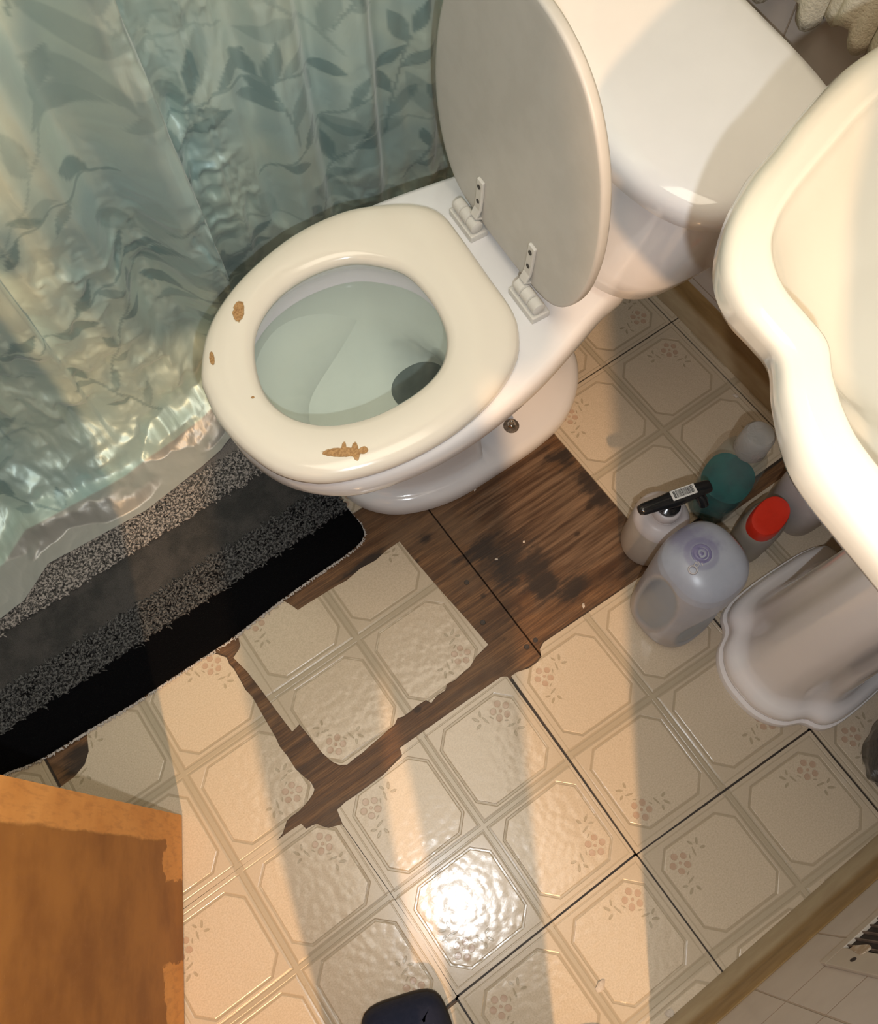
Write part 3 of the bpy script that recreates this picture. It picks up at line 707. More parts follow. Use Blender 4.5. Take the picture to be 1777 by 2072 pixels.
top_h, low_h, bas_h = ([r[k] for r in rows] for k in range(3))
YC_SINK = YC
def sym(half, per=5):
    """left half outline from front centre to back, mirrored; the same number of samples on every segment so that rings correspond"""
    P = np.array(half + [(x, 2 * YC_SINK - y) for x, y in half[::-1]][:-1]); k = len(P); out = []
    for i in range(k):
        a, b_, c, d = P[i - 1], P[i], P[(i + 1) % k], P[(i + 2) % k]
        for t in np.linspace(0, 1, per, endpoint=False):
            out.append(0.5 * ((2 * b_) + (-a + c) * t + (2 * a - 5 * b_ + 4 * c - d) * t * t + (-a + 3 * b_ - 3 * c + d) * t ** 3))
    return np.array(out)
TO = sym(top_h); LW = sym(low_h); BA = sym(bas_h)
cS = (.62, YC)
def sc(l, s_): 
    q = scaled(l, s_, s_, cS); q[:, 0] = np.minimum(q[:, 0], .948); return q
def keep(L):
    L = np.array(L); L[:, 0] = np.minimum(L[:, 0], .9485); L[:, 1] = np.maximum(L[:, 1], -.4985); return L
sl = [at(sc(LW, .46), .735), at(sc(LW, .56), .742), at(sc(LW, .70), .770), at(sc(LW, .82), .800), at(sc(LW, .90), .820), at(sc(LW, .955), .831), at(sc(LW, .99), .838), at(LW, .845), at(mixl(LW, TO, .3), .855), at(mixl(LW, TO, .8), .865), at(sc(TO, .985), .8695), at(sc(TO, .96), .871)]
sl += [at(mixl(TO, BA, .78), .8705), at(mixl(TO, BA, .90), .8715), at(mixl(TO, BA, .97), .8700), at(BA, .866), at(scaled(BA, .985, .985, (.58, YC)), .860), at(scaled(BA, .95, .95, (.58, YC)), .845), at(scaled(BA, .88, .87, (.58, YC)), .815), at(scaled(BA, .72, .70, (.58, YC)), .780), at(scaled(BA, .45, .42, (.58, YC)), .757), at(scaled(BA, .10, .10, (.58, YC)), .750)]
adopt(sink, mesh_obj('basin', *loft([keep(q) for q in sl]), M_SINK, None, True, 75))
adopt(sink, mesh_obj('drain', *loft([at(circle(.58, YC, .022), .750), at(circle(.58, YC, .022), .755), at(circle(.58, YC, .018), .7555), at(circle(.58, YC, .012), .752)]), M_CHROME, None, True, 40))
bmf = join_vf([tube([(.86, YC, .868), (.86, YC, .93), (.84, YC, .975), (.79, YC, .985), (.74, YC, .965), (.735, YC, .95)], [.022, .016, .013, .012, .011, .012], 18)] + [tube([(.86, YC + s_ * .09, .868), (.86, YC + s_ * .09, .90), (.86, YC + s_ * .09, .925), (.86, YC + s_ * .09, .93)], [.022, .014, .024, .01], 16) for s_ in (-1, 1)])
adopt(sink, mesh_obj('faucet', *bmf, M_CHROME, None, True, 50))
YC2 = -.229
def symp(half, n=120):
    full = half + [(x, 2 * YC2 - y) for x, y in half[::-1] if abs(y - YC2) > 1e-6]
    return align(spline(full, n))
base_h = [(.556, YC2), (.558, -.202), (.568, -.178), (.584, -.160), (.604, -.150), (.613, -.142), (.618, -.131), (.630, -.121), (.655, -.115), (.70, -.114), (.76, -.117), (.80, -.122), (.83, -.135), (.835, -.18), (.836, YC2)]
col_h = [(.588, YC2), (.590, -.207), (.601, -.190), (.612, -.180), (.628, -.170), (.640, -.160), (.650, -.150), (.670, -.144), (.70, -.145), (.73, -.150), (.76, -.150), (.79, -.158), (.80, -.19), (.801, YC2)]
PB = symp(base_h); PC = symp(col_h); cP = (.70, YC2)
def sp_(l, a, b_=None): return scaled(l, a, a if b_ is None else b_, cP)
pl = [at(sp_(PB, 1.0), 0.0005), at(sp_(PB, 1.0), .008), at(sp_(PB, .99), .0115), at(sp_(PB, .945), .0120), at(sp_(PB, .938), .0150), at(sp_(PB, .958), .0175), at(sp_(PB, .960), .024), at(sp_(PB, .948), .031), at(sp_(PB, .92), .036), at(sp_(PB, .87), .040), at(mixl(sp_(PB, .84), PC, .5), .045), at(mixl(sp_(PB, .84), PC, .9), .058), at(sp_(PC, .97), .085), at(sp_(PC, .90), .16), at(sp_(PC, .83), .28), at(sp_(PC, .80), .42), at(sp_(PC, .82), .54), at(sp_(PC, .92), .64), at(sp_(PC, 1.08), .71), at(sp_(PC, 1.25), .75)]
adopt(sink, mesh_obj('pedestal', *loft(pl), simple_noise_mat('pedestal_porcelain', (.88, .84, .82), (.85, .81, .79), .14, 5, Coat_Weight=.3), None, True, 60))

# ================================================================== BATH RUG
rug = thing('bath_rug', (-.15, .45, 0), 'black and grey striped shag bath rug partly under the shower curtain', 'rug')
def rug_mat():
    m_, nt, b_ = mat('plush_pile', (.01, .01, .01), .95, Sheen_Weight=0.0)
    b_.inputs['Specular IOR Level'].default_value = .05
    o = coords(nt); sp = nt.nodes.new('ShaderNodeSeparateXYZ'); nt.links.new(o, sp.inputs[0])
    y = E(sp.outputs[1]) + noise_n(nt, o, 12, 3) * .016 - .008
    f = noise_n(nt, o, 900, 2); g = noise_n(nt, o, 25, 4)
    c = mixc(nt, step(y, -.100, -.095), (.004, .004, .005), (.010, .010, .011))
    c = mixc(nt, step(y, -.052, -.046), c, mixc(nt, step(g, .35, .65), (.060, .060, .060), (.095, .090, .088)))
    c = mixc(nt, step(y, .030, .036), c, (.055, .055, .055))
    c = mixc(nt, step(y, .082, .090), c, (.26, .24, .23))
    setc(nt, b_, mixc(nt, step(f, .4, .7) * .35, c, (.0, .0, .0)))
    bump(nt, b_, f, .8, .003); return m_
RO = [q for q in D['rug']]
ro = [(-.95, .312), (-.85, .311), (-.72, .310), (-.58, .308), (-.46, .305)] + [(x, y) for x, y in RO] + [(.261, .46), (.262, .66), (-.95, .66)]
RS = np.array(ro)
def rug_slab():
    xs = np.linspace(-.95, .31, 190); ys = np.linspace(.295, .69, 70)
    edge = np.array([q for q in ro[:len(RO) + 3]])
    return xs, ys
V = []; F = []
# pile body as a solid with a soft rolled edge
RP = align(spline(RS[::1], 260)); 
rl = [at(inset(RP, .004), .0006), at(RP, .004), at(inset(RP, .0005), .010), at(inset(RP, .005), .0145), at(inset(RP, .013), .0165)]
rb = mesh_obj('rug_body', *loft(rl, cap0=True, cap1=True), rug_mat(), None, True, 80); adopt(rug, rb)
# frayed pale binding along the edge
rnd = random.Random(3); bt = []
for i in range(0, 2600):
    k = rnd.random() * 240; 
    j = int(k) % len(RP); j2 = (j + 1) % len(RP); p_ = RP[j] + (RP[j2] - RP[j]) * (k - int(k))
    if p_[1] > .45 or p_[0] < -.7: continue
    d = .0005 + rnd.random() * .0022; l = .0012 + rnd.random() * .0025; a = rnd.random() * 6.28
    c0 = np.array([p_[0] , p_[1] - d, .0015 + rnd.random() * .003]); t_ = np.array([math.cos(a), math.sin(a), .3]) * l
    bt.append(tube([c0 - t_, c0 + t_], .0008, 4))
adopt(rug, mesh_obj('frayed_binding', *join_vf(bt), simple_noise_mat('pale_thread', (.62, .58, .54), (.5, .46, .42), .8, 200), None, True))
# curly tufts of the two shaggy stripes
def tufts(name, y0, y1, n, cols, seed, hmax):
    rg = np.random.default_rng(seed); Vv = []; Ff = []
    o_ = 0
    for i in range(n):
        x = rg.uniform(-.62, .258); y = rg.uniform(y0, y1)
        if x > .235 and y < .38 and (x - .235) > (y - .31) * .9 + .02: continue
        a = rg.normal(.9, .9); l = rg.uniform(.006, .0115); w = rg.uniform(.0008, .0015); cv = rg.uniform(-1.2, 1.2); z = .0155 + rg.uniform(0, hmax)
        px, py, pz = x, y, z
        pr = []
        for s_ in range(4):
            ang = a + cv * (s_ / 3.0 - .5); nx, ny = -math.sin(ang), math.cos(ang)
            ww = w * (1, 1.15, 1, .4)[s_]; zz = pz + (0, .0022, .0028, .0010)[s_]
            pr += [(px + nx * ww, py + ny * ww, zz - ww * .6), (px, py, zz + ww * .5), (px - nx * ww, py - ny * ww, zz - ww * .6)]
            px += math.cos(ang) * l / 3; py += math.sin(ang) * l / 3
        Vv += pr
        for s_ in range(3):
            b_ = o_ + s_ * 3
            Ff += [(b_, b_ + 1, b_ + 4, b_ + 3), (b_ + 1, b_ + 2, b_ + 5, b_ + 4)]
        o_ += 12
    m_, nt, bb = mat(name + '_yarn', cols[0], .6); bb.inputs['Specular IOR Level'].default_value = .3
    nz = noise_n(nt, coords(nt), 260, 2); setc(nt, bb, mixc(nt, step(nz, .42, .60), cols[0], cols[1]))
    q = mesh_obj(name, np.array(Vv), Ff, m_, None, True); q['kind'] = 'stuff'; adopt(rug, q)
tufts('shag_pile', .348, .402, 6000, ((.008, .008, .009), (.10, .10, .10)), 1, .002)
tufts('shag_pile', .482, .538, 7000, ((.05, .048, .046), (.36, .33, .31)), 2, .003)

# ================================================================== SHOWER CURTAIN
def fbm(x, y, seed, octaves=4):
    rg = np.random.default_rng(seed); out = np.zeros_like(x); amp = 1.0
    for o in range(octaves):
        T = rg.normal(size=(64, 64)); fx = x * (2 ** o); fy = y * (2 ** o)
        ix = np.floor(fx).astype(int); iy = np.floor(fy).astype(int); tx = fx - ix; ty = fy - iy
        tx = tx * tx * (3 - 2 * tx); ty = ty * ty * (3 - 2 * ty)
        g = lambda i, j: T[i % 64, j % 64]
        out += amp * ((g(ix, iy) * (1 - tx) + g(ix + 1, iy) * tx) * (1 - ty) + (g(ix, iy + 1) * (1 - tx) + g(ix + 1, iy + 1) * tx) * ty); amp *= .5
    return out
def make_curtain():
    nx, nv = 520, 620
    X = np.linspace(-.78, .935, nx)
    hx = [-.8, -.34, -.264, -.221, -.164, -.07, -.004, .06, .10, .14, .20, .26, .40, .94]
    hy = [.46, .485, .503, .509, .541, .575, .601, .606, .600, .606, .63, .66, .655, .655]
    hem = np.interp(X, hx, hy)
    py = np.interp(X, [-.8, -.2, .1, .25, .40, .60, .94], [.685, .675, .655, .655, .652, .645, .645])
    py = np.maximum(py, hem + .0)
    rc = np.interp(X, [-.8, .0, .15, .28, .94], [.14, .13, .10, .04, .03])   # radius of the slump onto the floor
    vtop = 1.75
    Ltot = vtop - rc + rc * math.pi / 2 + np.maximum(py - rc - hem, .0)
    v = np.linspace(0, 1, nv) ** .72
    P = np.zeros((nv, nx, 3)); UV = np.zeros((nv, nx, 2)); Nn = np.zeros((nv, nx, 3))
    for i in range(nx):
        s = v * Ltot[i]; y = np.full(nv, py[i]); z = vtop - s; n_y = np.full(nv, -1.0); n_z = np.zeros(nv)
        a = (s - (vtop - rc[i])) / rc[i]; m1 = a > 0; ac = np.clip(a, 0, math.pi / 2)
        y = np.where(m1, py[i] - rc[i] * (1 - np.cos(ac)), y); z = np.where(m1, rc[i] - rc[i] * np.sin(ac), z)
        n_y = np.where(m1, -np.cos(ac) , n_y); n_z = np.where(m1, np.sin(ac), n_z)
        ex = np.maximum(s - (vtop - rc[i]) - rc[i] * math.pi / 2, 0); y = y - ex
        P[:, i, 0] = X[i]; P[:, i, 1] = y; P[:, i, 2] = z
        UV[:, i, 0] = X[i]; UV[:, i, 1] = s - Ltot[i]            # measured from the hem
        Nn[:, i, 1] = n_y; Nn[:, i, 2] = n_z
    XX = P[:, :, 0]; SS = UV[:, :, 1]; ZZ = P[:, :, 2]
    hgt = np.clip(-SS, 0, 2)
    # hanging folds: vertical pleats, fading where the cloth slumps on the floor
    rx = .268 - .030 * (np.clip(ZZ, 0, 1.2) - .3); tt = np.clip((XX - (rx - .075)) / .072, 0, 1); fold = .070 * tt * tt * (3 - 2 * tt) * np.where(XX < rx, 1, np.clip(1 - (XX - rx) / .014, .0, 1)) - .028 * np.exp(-((XX - rx + .085) / .028) ** 2) + .012 * np.exp(-((XX - .06) / .05) ** 2) + .018 * np.sin((XX - .40) * 2 * math.pi / .105) * (XX > .33) * np.exp(-((XX - .5) / .16) ** 2) + .014 * np.sin((XX + .02 * np.sin(hgt * 3)) * 2 * math.pi / .19) * (XX < .02) + .004 * np.sin(XX * 2 * math.pi / .045 + hgt * 2)
    fade = np.clip((ZZ - .03) / .30, 0, 1)
    disp = fold * fade
    wr = fbm(XX * 9, hgt * 4.5, 1, 5); wr2 = fbm(XX * 24 + wr * .8, hgt * 14, 2, 4)
    low = np.clip(1 - (ZZ - .10) / .45, .25, 1)
    patch = np.clip(fbm(XX * 5 + 7, hgt * 2.4 + 3, 9, 3) * 1.6 + .35, 0, 1)
    disp += (-np.abs(wr) * .012 + .004) * low + (-np.abs(wr2) * (.0070 - .0062 * np.clip(1 - ZZ / .26, 0, 1))) * patch + .0004 * fbm(XX * 60, hgt * 40, 4, 3) * patch
    # crumples of the slumped part
    cr = fbm(XX * 5 + hgt * 3, hgt * 8 - XX * 3, 5, 3)
    sl_ = np.clip(1 - (ZZ - .0) / .22, 0, 1) * (XX < .30)
    disp += sl_ * (np.abs(cr) * .026 + .004)
    near = np.exp(-hgt / .02); disp = disp * (1 - near) + near * .004
    P += Nn * disp[:, :, None]
    base = np.where(P[:, :, 1] < .70, .0205, .0205)
    P[:, :, 2] = np.maximum(P[:, :, 2], .0215 + .0008 * np.abs(wr2))
    P[:, :, 1] = np.minimum(P[:, :, 1], .700)
    # keep clear of the toilet bowl
    # printed leaves on stems
    pr = np.zeros((nv, nx)); pr2 = np.zeros((nv, nx)); rg = random.Random(21)
    U, Vv = XX, hgt
    def leafm(cx, cy, L, Wd, a, arr, val=1.0):
        r = L * 1.1; sel = np.where((np.abs(U - cx) < r) & (np.abs(Vv - cy) < r))
        if len(sel[0]) == 0: return
        du = U[sel] - cx; dv = Vv[sel] - cy; p = (du * math.cos(a) + dv * math.sin(a)) / L; q = (dv * math.cos(a) - du * math.sin(a)) / Wd
        inside = 1 - np.clip((np.abs(q) - (1 - np.clip(np.abs(p), 0, 1) ** 1.7)) / .18 + .5, 0, 1); inside = np.where(np.abs(p) > 1, 0, inside)
        arr[sel] = np.maximum(arr[sel], inside * val)
    def stem(p0, a, n, step_, arr, size, val):
        x, y = p0; bend = rg.uniform(-.18, .18)
        for k in range(n * 5):
            leafm(x, y, .010, .0022, a, arr, val * .7)
            x += math.cos(a) * step_ / 5; y += math.sin(a) * step_ / 5; a += bend / 5
            if k % 5 == 2:
                sgn = 1 if (k // 5) % 2 else -1
                la = a + sgn * rg.uniform(.5, .95); Lf = size * rg.uniform(.75, 1.25)
                leafm(x + math.cos(la) * Lf, y + math.sin(la) * Lf, Lf, Lf * rg.uniform(.30, .42), la, arr, val * rg.uniform(.6, 1))
        leafm(x + math.cos(a) * size, y + math.sin(a) * size, size, size * .36, a, arr, val)
    for i in range(13):
        for j in range(7):
            x = -.75 + i * .135 + rg.uniform(-.05, .05); y = .09 + j * .17 + rg.uniform(-.06, .06)
            stem((x, y), rg.uniform(.2, 2.9), rg.randint(3, 5), .038, pr, rg.uniform(.020, .030), 1.0)
            if rg.random() < .7: stem((x + .08, y + .09), rg.uniform(.2, 2.9), 3, .05, pr2, rg.uniform(.030, .045), 1.0)
    hm = np.clip(1 - (hgt - .075) / .004, 0, 1); pr *= (1 - hm); pr2 *= (1 - hm)
    hl = np.clip(1 - np.abs(hgt - .006) / .004, 0, 1)
    faces = []
    idx = np.arange(nv * nx).reshape(nv, nx)
    a = idx[:-1, :-1].ravel(); b_ = idx[:-1, 1:].ravel(); c = idx[1:, 1:].ravel(); d = idx[1:, :-1].ravel()
    me = bpy.data.meshes.new('shower_curtain')
    me.vertices.add(nv * nx); me.vertices.foreach_set('co', P.reshape(-1))
    nf = len(a); me.loops.add(nf * 4); me.polygons.add(nf)
    lv = np.stack([a, b_, c, d], 1).ravel(); me.loops.foreach_set('vertex_index', lv)
    me.polygons.foreach_set('loop_start', np.arange(0, nf * 4, 4)); me.polygons.foreach_set('loop_total', np.full(nf, 4)); 
    me.update(calc_edges=True); me.validate()
    uvl = me.uv_layers.new(name='UVMap'); uvl.data.foreach_set('uv', UV.reshape(-1, 2)[lv].ravel().astype(np.float32))
    at_ = me.color_attributes.new('print', 'FLOAT_COLOR', 'POINT')
    colr = np.stack([pr.ravel(), pr2.ravel(), hm.ravel(), np.ones(nv * nx)], 1).astype(np.float32); at_.data.foreach_set('color', colr.ravel())
    me.polygons.foreach_set('use_smooth', np.ones(nf, bool))
    me.materials.append(M_CURTAIN)
    o = bpy.data.objects.new('shower_curtain', me); COL.objects.link(o)
    return o
cur = make_curtain()
tag(cur, 'green satin shower curtain printed with leaves, bunched on the black rug', 'shower curtain')

# ================================================================== BOTTLES UNDER THE SINK
def frosted(name, col, rough=.35, alpha=1.0, trans=0.35):
    m_, nt, b_ = mat(name, col, rough); n = noise_n(nt, coords(nt), 18, 3)
    setc(nt, b_, mixc(nt, step(n, .3, .7), col, tuple(c * .88 for c in col)))
    b_.inputs['Subsurface Weight'].default_value = .25; b_.inputs['Subsurface Radius'].default_value = (.02, .02, .02); b_.inputs['Subsurface Scale'].default_value = .3
    return m_
# white pump bottle
PX, PY = .613, .034
pump = thing('pump_bottle', (PX, PY, 0), 'white frosted pump bottle with a black pump head and barcode sticker beside the bare wood', 'bottle')
M_PB = frosted('frosted_white', (.58, .56, .52)); M_PC = frosted('milky_white', (.66, .63, .64), .3)
adopt(pump, mesh_obj('bottle_body', *loft([at(circle(PX, PY, r), z) for r, z in ((.036, .0006), (.0405, .003), (.042, .008), (.042, .096), (.0412, .103))]), M_PB, None, True, 60))
adopt(pump, mesh_obj('shoulder', *loft([at(circle(PX, PY, r), z) for r, z in ((.0412, .103), (.0400, .110), (.036, .117), (.029, .122), (.0225, .125), (.0215, .130))]), M_PC, None, True, 60))
adopt(pump, mesh_obj('collar', *loft([at(circle(PX, PY, r), z) for r, z in ((.0205, .128), (.021, .130), (.0205, .145), (.018, .147))]), M_PC, None, True, 50))
adopt(pump, mesh_obj('pump_stem', *loft([at(circle(PX, PY, r), z) for r, z in ((.0165, .146), (.0165, .153), (.013, .155), (.009, .157), (.009, .172))]), M_BLACK, None, True, 50))
hd = Vector((.666 - .559, .035 - .064, 0)).normalized(); hn = Vector((-hd.y, hd.x, 0)); c0 = Vector((PX, PY - .001, 0)) - hd * .012
def head_loop(t, w, h0, h1):
    q = c0 + hd * t; return np.array([tuple(q + hn * (w * math.cos(a)) + Vector((0, 0, (h0 + h1) / 2 + (h1 - h0) / 2 * math.sin(a)))) for a in np.linspace(0, 2 * math.pi, 20, endpoint=False)])
adopt(pump, mesh_obj('pump_head', *loft([head_loop(-.043, .003, .176, .182), head_loop(-.042, .0065, .174, .184), head_loop(-.036, .0088, .172, .185), head_loop(-.010, .0100, .169, .186), head_loop(.012, .0125, .164, .187), head_loop(.030, .0115, .166, .187), head_loop(.048, .0105, .170, .187), head_loop(.062, .0100, .170, .186), head_loop(.067, .0085, .171, .185), head_loop(.068, .004, .174, .182)]), M_BLACK, None, True, 60))
adopt(pump, mesh_obj('nozzle', *tube([c0 + hd * .050 - hn * .004 + Vector((0, 0, .172)), c0 + hd * .052 - hn * .012 + Vector((0, 0, .168)), c0 + hd * .054 - hn * .019 + Vector((0, 0, .160))], [.007, .0078, .0068], 14), M_BLACK, None, True, 50))
def quad_on_head(t0, t1, w0, w1, z, name, mt, thick=.0006):
    q = [c0 + hd * t + hn * w for t, w in ((t0, w0), (t1, w0), (t1, w1), (t0, w1))]
    V = [(p_.x, p_.y, z) for p_ in q] + [(p_.x, p_.y, z + thick) for p_ in q]
    return V, [(0, 3, 2, 1), (4, 5, 6, 7), (0, 1, 5, 4), (1, 2, 6, 5), (2, 3, 7, 6), (3, 0, 4, 7)]
st = mesh_obj('barcode_sticker', *quad_on_head(.006, .043, -.0062, .0085, .1868, '', None), M_WHITE, None, False); adopt(pump, st)
bars = []; t = .0095; rb_ = random.Random(5)
while t < .0395:
    w = rb_.choice((.0004, .0007, .0011, .0004)); bars.append(quad_on_head(t, t + w, -.0038, .0070, .1873, '', None, .0003)); t += w + rb_.choice((.0005, .0008, .0004))
bar = mesh_obj('barcode', *join_vf(bars), M_BLACK, None, False); bar.parent = st; bar.data.transform(Matrix.Translation(-Vector(pump.location)))

# large frosted jug turned upside down
QX, QY = .566, -.070
jug = thing('frosted_bottle', (QX, QY, 0), 'large frosted bottle with purple residue, standing upside down beside the pedestal base', 'bottle')
def jug_mat():
    m_, nt, b_ = mat('frosted_plastic', (.5, .5, .52), .32)
    o = coords(nt); sp = nt.nodes.new('ShaderNodeSeparateXYZ'); nt.links.new(o, sp.inputs[0]); x, y, z = (E(sp.outputs[i]) for i in range(3))
    n = noise_n(nt, o, 22, 4, .6); n2 = noise_n(nt, o, 60, 3)
    c = mixc(nt, step(n, .3, .7), (.44, .47, .54), (.38, .41, .48))
    c = mixc(nt, step(z, .10, .03) * .5, c, (.46, .41, .37))
    px_, py_ = x - .012, y - .052
    r = E.op('SQRT', px_ * px_ + py_ * py_)
    pur = step(r + (n - .5) * .10, .050, .010) * step(z, .10, .16)
    c = mixc(nt, pur * .62, c, (.145, .135, .26))
    r2 = E.op('SQRT', (x - .006) * (x - .006) + (y - .016) * (y - .016))
    c = mixc(nt, step(eabs(r2 - .019), .006, .002) * step(z, .15, .2) * .35, c, (.15, .13, .28))
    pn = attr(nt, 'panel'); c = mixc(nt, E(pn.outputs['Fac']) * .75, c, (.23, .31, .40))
    setc(nt, b_, c); bump(nt, b_, n2, .1, .001)
    b_.inputs['Subsurface Weight'].default_value = .15; b_.inputs['Subsurface Radius'].default_value = (.02, .02, .02); b_.inputs['Subsurface Scale'].default_value = .3
    return m_
def jug_mesh():
    n = 96; loops = []
    prof = [(0.0006, .042, .045, .000), (.003, .049, .052, 0), (.012, .054, .0565, 0), (.05, .056, .058, .001), (.09, .057, .058, .003), (.13, .057, .058, .005), (.165, .0565, .058, .008), (.185, .056, .057, .010), (.197, .053, .054, .0115), (.206, .044, .045, .0145), (.2115, .034, .035, .0155), (.214, .024, .025, .016), (.2150, .014, .014, .016)]
    prof2 = []
    zs = [q[0] for q in prof]
    zz = np.unique(np.concatenate([np.linspace(.0006, .197, 60), zs]))
    for z in zz:
        a, b_, s_ = (np.interp(z, zs, [q[k] for q in prof]) for k in (1, 2, 3)); prof2.append((z, a, b_, s_))
    V = []; pan = []
    for z, a, b_, s_ in prof2:
        for k in range(n):
            t = 2 * math.pi * k / n; p_ = 2.5
            x = a * np.sign(math.cos(t)) * abs(math.cos(t)) ** (2 / p_); y = b_ * np.sign(math.sin(t)) * abs(math.sin(t)) ** (2 / p_)
            d = 0
            # two sunken grip panels on the camera side, leaning with the body
            for ang, zc, wa, hz in ((math.radians(172), .105, .52, .082), (math.radians(266), .085, .72, .070)):
                da = math.atan2(math.sin(t - ang), math.cos(t - ang)); q = (da / wa) ** 2 + ((z - zc - da * .02) / hz) ** 2
                d = max(d, 1 - max(0, min(1, (q - .82) / .22)))
            f = 1 - .06 * d
            V.append((QX + s_ + x * f, QY + s_ * .6 + y * f, z)); pan.append(d)
    m_ = len(prof2); F = []
    for j in range(m_ - 1):
        for i in range(n):
            k = (i + 1) % n; F.append((j * n + i, j * n + k, (j + 1) * n + k, (j + 1) * n + i))
    F.append(tuple(range(n - 1, -1, -1))); F.append(tuple(range((m_ - 1) * n, m_ * n)))
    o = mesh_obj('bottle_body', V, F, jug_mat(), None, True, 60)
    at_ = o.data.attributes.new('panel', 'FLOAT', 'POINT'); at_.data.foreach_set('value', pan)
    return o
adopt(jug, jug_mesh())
nx_, ny_ = QX + .006, QY + .016
M_PUR = simple_noise_mat('purple_residue', (.23, .215, .36), (.17, .16, .30), .35, 90)
def ring_vf(cx, cy, r, w, z, h, n=40):
    return loft([at(circle(cx, cy, r + w, None, n), z), at(circle(cx, cy, r + w * .5, None, n), z + h), at(circle(cx, cy, max(r - w * .5, .0002), None, n), z + h), at(circle(cx, cy, max(r - w, .0001), None, n), z)], ring=True)
adopt(jug, mesh_obj('mould_nub', *join_vf([loft([at(circle(nx_, ny_, r), z) for r, z in ((.0135, .2125), (.0135, .2150), (.0125, .2156), (.0108, .2151), (.0085, .2149), (.0078, .2155), (.0066, .2155), (.0058, .2149), (.0030, .2149), (.0024, .2156), (.0006, .2156))])]), M_PUR, None, True, 50))
adopt(jug, mesh_obj('embossed_mark', *join_vf([ring_vf(nx_ - .0240, ny_ - .0100, .0055, .0012, .2135, .0016), ring_vf(nx_ - .0165, ny_ - .0080, .0026, .0009, .2142, .0014), tube([(nx_ - .013, ny_ - .012, .2148), (nx_ - .011, ny_ - .006, .2150), (nx_ - .0155, ny_ - .0045, .2150)], .0008, 6), tube([(nx_ - .010, ny_ - .0135, .2148), (nx_ - .0085, ny_ - .0095, .2150)], .0008, 6)]), M_PC, None, True))
cap_l = [at(circle(QX, QY, .030), .0), at(circle(QX, QY, .030), .0005)]

# teal mouthwash-like bottle
TX, TY = .742, .026
teal = thing('clear_bottle', (TX, TY, 0), 'clear oval bottle half full of teal liquid behind the black pump head', 'bottle')
def clear_mat(name, tint, alpha):
    m_, nt, b_ = mat(name, tint, .12); tr = nt.nodes.new('ShaderNodeBsdfTransparent'); mx = nt.nodes.new('ShaderNodeMixShader'); mx.inputs[0].default_value = alpha
    n = noise_n(nt, coords(nt), 60, 4, .6, 1.0); bump(nt, b_, n, .6, .004)
    out = nt.nodes['Material Output']; nt.links.new(tr.outputs[0], mx.inputs[1]); nt.links.new(b_.outputs[0], mx.inputs[2]); nt.links.new(mx.outputs[0], out.inputs[0]); return m_
ra = math.radians(18)
def tloop(z, a, b_, dx=0.0, p=2.5): return at(circle(TX + dx, TY + dx * .25, a, b_, 56, p, ra), z)
adopt(teal, mesh_obj('bottle_body', *loft([tloop(.0006, .030, .026), tloop(.004, .038, .033), tloop(.012, .041, .0365), tloop(.06, .043, .039, .002), tloop(.11, .042, .039, .004), tloop(.145, .038, .036, .006), tloop(.168, .028, .026, .008), tloop(.176, .0175, .0165, .014, 2), tloop(.190, .0165, .0165, .015, 2)]), clear_mat('clear_shell', (.22, .30, .29), .24), None, True, 60))
M_TEAL = simple_noise_mat('teal_liquid', (.003, .145, .14), (.002, .09, .095), .12, 30, .002)
adopt(teal, mesh_obj('liquid', *loft([tloop(.003, .028, .024), tloop(.005, .0365, .0315), tloop(.012, .0395, .035), tloop(.06, .0415, .0375, .002), tloop(.088, .0410, .0376, .0030), tloop(.0885, .038, .034, .0030)]), M_TEAL, None, True, 60))
adopt(teal, mesh_obj('cap', *loft([tloop(.174, .023, .023, .0115, 2), tloop(.176, .024, .024, .0115, 2), tloop(.212, .0225, .0225, .0140, 2), tloop(.216, .019, .019, .0145, 2)]), clear_mat('clear_cap', (.45, .45, .44), .6), None, True, 40))

# small oval bottle with the red cap
RX, RY = .742, -.058
red = thing('red_capped_bottle', (RX, RY, 0), 'squat grey bottle with an oval red cap between the teal bottle and the pedestal', 'bottle')
rr_ = math.radians(12)
def rloop(z, a, b_, p=2.3): return at(circle(RX, RY, a, b_, 48, p, rr_), z)
M_GB = frosted('grey_plastic', (.30, .27, .235)) 
adopt(red, mesh_obj('bottle_body', *loft([rloop(.0006, .036, .024), rloop(.004, .041, .0285), rloop(.05, .042, .0295), rloop(.078, .041, .029), rloop(.088, .037, .026), rloop(.090, .034, .024)]), M_GB, None, True, 50))
adopt(red, mesh_obj('cap', *loft([rloop(.088, .0345, .0225), rloop(.089, .0365, .0240), rloop(.108, .0355, .0232), rloop(.111, .0340, .0218), rloop(.112, .0290, .0180), rloop(.1115, .020, .012)]), M_RED, None, True, 50))
# pale jug standing behind it, mostly hidden by the sink rim
GX, GY = .845, -.062
wj = thing('white_jug', (GX, GY, 0), 'white plastic jug under the sink rim, just behind the red cap', 'jug')
def wloop(z, a, b_, p=3.0): return at(circle(GX, GY, a, b_, 56, p, math.radians(-4)), z)
adopt(wj, mesh_obj('jug_body', *loft([wloop(.0006, .040, .038), wloop(.005, .046, .044), wloop(.10, .048, .046), wloop(.16, .046, .044), wloop(.185, .038, .036), wloop(.20, .024, .024), wloop(.205, .016, .016, 2), wloop(.222, .016, .016, 2)]), frosted('white_hdpe', (.72, .67, .66)), None, True, 60))
adopt(wj, mesh_obj('jug_cap', *loft([wloop(.212, .019, .019, 2), wloop(.214, .020, .020, 2), wloop(.236, .0195, .0195, 2), wloop(.238, .017, .017, 2)]), M_PC, None, True, 50))

